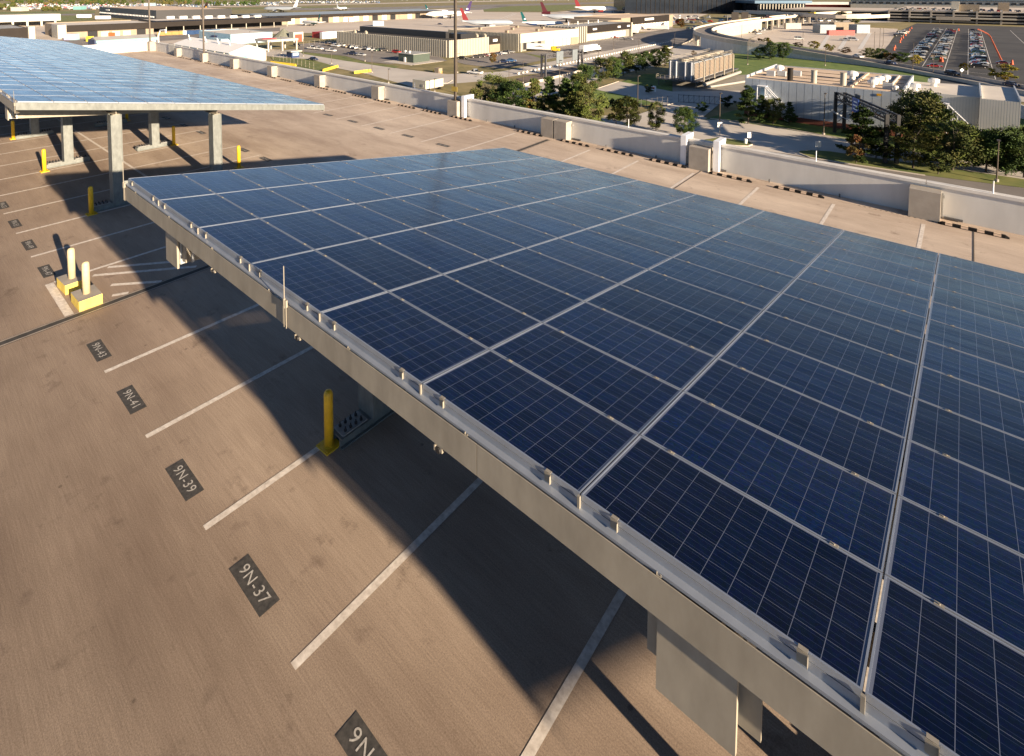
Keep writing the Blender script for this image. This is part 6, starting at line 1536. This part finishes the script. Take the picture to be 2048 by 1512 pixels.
# ------------------------------------------------------------------ containers and ramp clutter
def container(px, py, w, d, h, m, label, grp=None, ang_=0.0, name="cargo_container"):
    p = gp(px, py); t = thing(name, p, label, "container", grp, ang_)
    b = MB().box(-w/2, w/2, -d/2, d/2, .15, h)
    n_ = int(w/.6)
    for i in range(n_): b.box(-w/2+.2+i*.6, -w/2+.45+i*.6, -d/2-.05, -d/2-.001, .25, h-.1)
    b.build("body", m, t, local=True)
    MB().box(-w/2-.06, w/2+.06, -d/2-.06, d/2+.06, h+.001, h+.12).build("lid", m, t, local=True)
tan_c = mat("tan_canvas", (.42, .27, .10), .7, 0, .1, 1); blue_c = mat("blue_canvas", (.03, .07, .17), .6, 0, .1, 1)
for i, x in enumerate((324, 338, 352, 364)): container(x, 71-i*.7, 4.6, 4, 2.6, tan_c, "tan cargo box, %s from the left below the brown canopy" % ORD[i], "tan cargo boxes", .75)
for i, x in enumerate((383, 401, 420, 436)): container(x, 69-i, 5, 4, 3.0, blue_c, "blue cargo box, %s from the left below the brown canopy" % ORD[i], "blue cargo boxes", .75)
for i, x in enumerate((372, 394, 410, 447)): container(x, 69-i, 3.2, 3, 2.8, M['sign_white'], "white cargo box, %s from the left among the blue ones" % ORD[i], "white cargo boxes", .75)
for i, x in enumerate((682, 692, 703)): container(x, 43.5, 4.6, 4, 4.4, M['sign_white'], "white container on the apron before the hangar, %s from the left" % ORD[i], "white containers before the hangar", .75)
for i, x in enumerate((752, 762)): container(x, 52, 5, 4, 4.6, M['lightblue'], "pale blue tank box above the ribbed warehouse, %s of two" % ORD[i], "pale blue boxes on the apron", .75)
for i, x in enumerate((138, 149)): container(x, 80, 4, 4, 4, mat("lilac_container", (.35, .33, .55), .6, 0, .1, 1) if i == 0 else M['lightblue'], "lilac baggage container by the pale block, %s of two" % ORD[i] if i == 0 else "pale blue baggage container by the pale block", None, .75)
container(1648, 66, 12, 9, 6.5, M['sign_back'], "grey site trailer at the left of the construction yard's back", None, .75, "site_trailer")
container(1718, 66, 10, 9, 6.5, M['sign_back'], "grey site trailer at the right of the construction yard's back", None, .75, "site_trailer")
container(1683, 63, 16, 6, 7.4, M['tan_wall'], "tan stacked site office in the construction yard", None, .75, "site_office")
container(1681, 70, 19, 3, 3.4, M['red'], "long brick-red container in front of the tan site office", None, .75)
container(1585, 58, 13, 3, 5.0, M['kerb'], "ribbed cream container at the construction yard's far edge", None, .75)
container(216, 72, 9, 2.4, 2.4, M['orange'], "orange baggage loader on the apron by the brown terminal", None, .7, "baggage_loader")
container(226, 69, 7, 2.4, 2.2, M['bluepaint'], "blue baggage loader right behind the orange one", None, .7, "baggage_loader")
container(180, 83, 3, 3, 3.2, M['yellowp'], "yellow equipment box left of the teal-roofed shed", None, .7, "equipment_box")
c = gp(1630, 228); t = thing("storage_tank", c, "grey horizontal tank on a cradle against the plant wall", "tank", None, R(-6))
MB().cyl((-2.6, 0, 1.9), (3.2, 0, 1.9), .85, .85, 16).build("tank", M['steel_pipe'], t, local=True)
for x in (-1.8, 2.4): MB().box(x-.3, x+.3, -.7, .7, 0, 1.3).build("cradle", M['concrete'], t, local=True)

# ------------------------------------------------------------------ the far distance
rf = random.Random(11)
b = MB(); CM_ = [PAINT[k] for k in ('white', 'silver', 'grey', 'black', 'navy', 'red', 'blue', 'tan')]
def lot(x0, x1, y0, y1, n_, w=(0, 0, 1, 1, 2, 3, 4, 5, 6, 7)):
    for _ in range(n_):
        p = gp(rf.uniform(x0, x1), rf.uniform(y0, y1)); m_ = rf.choice(w); a = rf.choice((0, 1.57))
        ax_ = (math.cos(a), math.sin(a)); b.obox((p.x, p.y), ax_, 5.2, 2.2, GZ+.3, GZ+1.2, m_).obox((p.x, p.y), ax_, 2.8, 1.9, GZ+1.201, GZ+2.0, 2 if rf.random() < .5 else m_)
lot(-250, 300, 8, 19, 1500); lot(250, 420, 9, 17, 550, (2, 3, 4, 4, 6, 0)); lot(420, 560, 4.5, 11, 450, (4, 6, 2, 0)); lot(560, 760, 2, 6.5, 450, (4, 6, 2, 0, 1)); lot(1290, 1470, 32, 48, 90); lot(500, 1300, -6, 1, 500)
o = b.build("far_parked_cars", CM_); tag(o, kind="stuff")
b = MB()
def wood(x0, x1, y0, y1, n_, hh, ms):
    for _ in range(n_):
        p = gp(rf.uniform(x0, x1), rf.uniform(y0, y1)); h = rf.uniform(.6, 1.2)*hh; w = h*rf.uniform(.35, .6); m_ = rf.choice(ms)
        for j in range(7):
            c_ = p+Vector((rf.gauss(0, w*.5), rf.gauss(0, w*.5), h*rf.uniform(.25, .85))); s = h*rf.uniform(.14, .26)
            vs = [c_+Vector((rf.uniform(.7, 1.2)*s*math.cos(k*1.05), rf.uniform(.7, 1.2)*s*math.sin(k*1.05), rf.uniform(-.3, .3)*s)) for k in range(6)]+[c_+Vector((0, 0, s*1.1)), c_-Vector((0, 0, s))]
            b.add(vs, [(k, (k+1) % 6, 6) for k in range(6)]+[((k+1) % 6, k, 7) for k in range(6)], m_)
        b.cyl(p, p+Vector((0, 0, h*.4)), w*.06, w*.04, 4, 5)
wood(-300, 700, -6, 3, 900, 14, (0, 1, 1, 2, 3, 3)); wood(700, 2400, -11.5, -6, 700, 14, (0, 1, 1, 3, 4)); wood(-250, 30, 12, 22, 160, 9, (1, 3, 3, 4)); wood(85, 125, 17, 23, 60, 6, (1, 3, 4)); wood(20, 420, 4, 12, 150, 11, (0, 1, 3, 4)); wood(420, 520, 8, 12, 40, 10, (0, 1))
wood(-2500, -300, -8, 6, 500, 15, (0, 1, 3)); wood(2400, 5200, -10, 20, 400, 15, (0, 1, 3, 4))
o = b.build("far_woods", [LV['dark'][1], LV['olive'][0], LV['olive'][2], LV['olive'][1], LV['rust'][1], M['bark']]); tag(o, kind="stuff")
# far houses and sheds between the trees
for i, (x, y, w, h, m_, lab) in enumerate(((160, 19, 14, 6, 'teal', "teal-roofed shed far off among the parked cars"), (40, 22, 18, 6, 'white_wall', "white low shed far off at the left"), (600, -1, 130, 16, 'white_wall', "long white warehouse on the horizon beyond the runway"), (870, -4, 160, 14, 'pale_roof', "long pale warehouse on the far horizon"), (300, 14, 16, 8, 'lightblue', "pale blue hut far off beside the car lot"), (1200, -7, 200, 14, 'white_wall', "wide white building on the far right horizon"))):
    p = gp(x, y); t = thing("far_shed", p, lab, "building", None, .74)
    MB().box(-w/2, w/2, -8, 8, 0, h).build("wall", M[m_], t, local=True); MB().box(-w/2-.5, w/2+.5, -8.5, 8.5, h+.01, h+1).build("roof", M['grey_roof'], t, local=True)
h_ = MB(); n_ = 90; ring = []
for i in range(n_):
    a = 2*math.pi*i/n_; ring.append((a, 28+14*math.sin(a*5)+9*math.sin(a*11+1)))
vs = []
for a, hh in ring: vs += [(5200*math.cos(a), 5200*math.sin(a), GZ-1), (6200*math.cos(a), 6200*math.sin(a), GZ+hh), (8800*math.cos(a), 8800*math.sin(a), GZ+hh*1.2)]
h_.add(vs, [(3*i+k, 3*((i+1) % n_)+k, 3*((i+1) % n_)+k+1, 3*i+k+1) for i in range(n_) for k in range(2)])
tag(h_.build("hills", mat("wooded_hills", (0.05, 0.052, 0.03), .9, 0, .25, .01, col2=(.09, .085, .05), detail=9)), kind="structure")
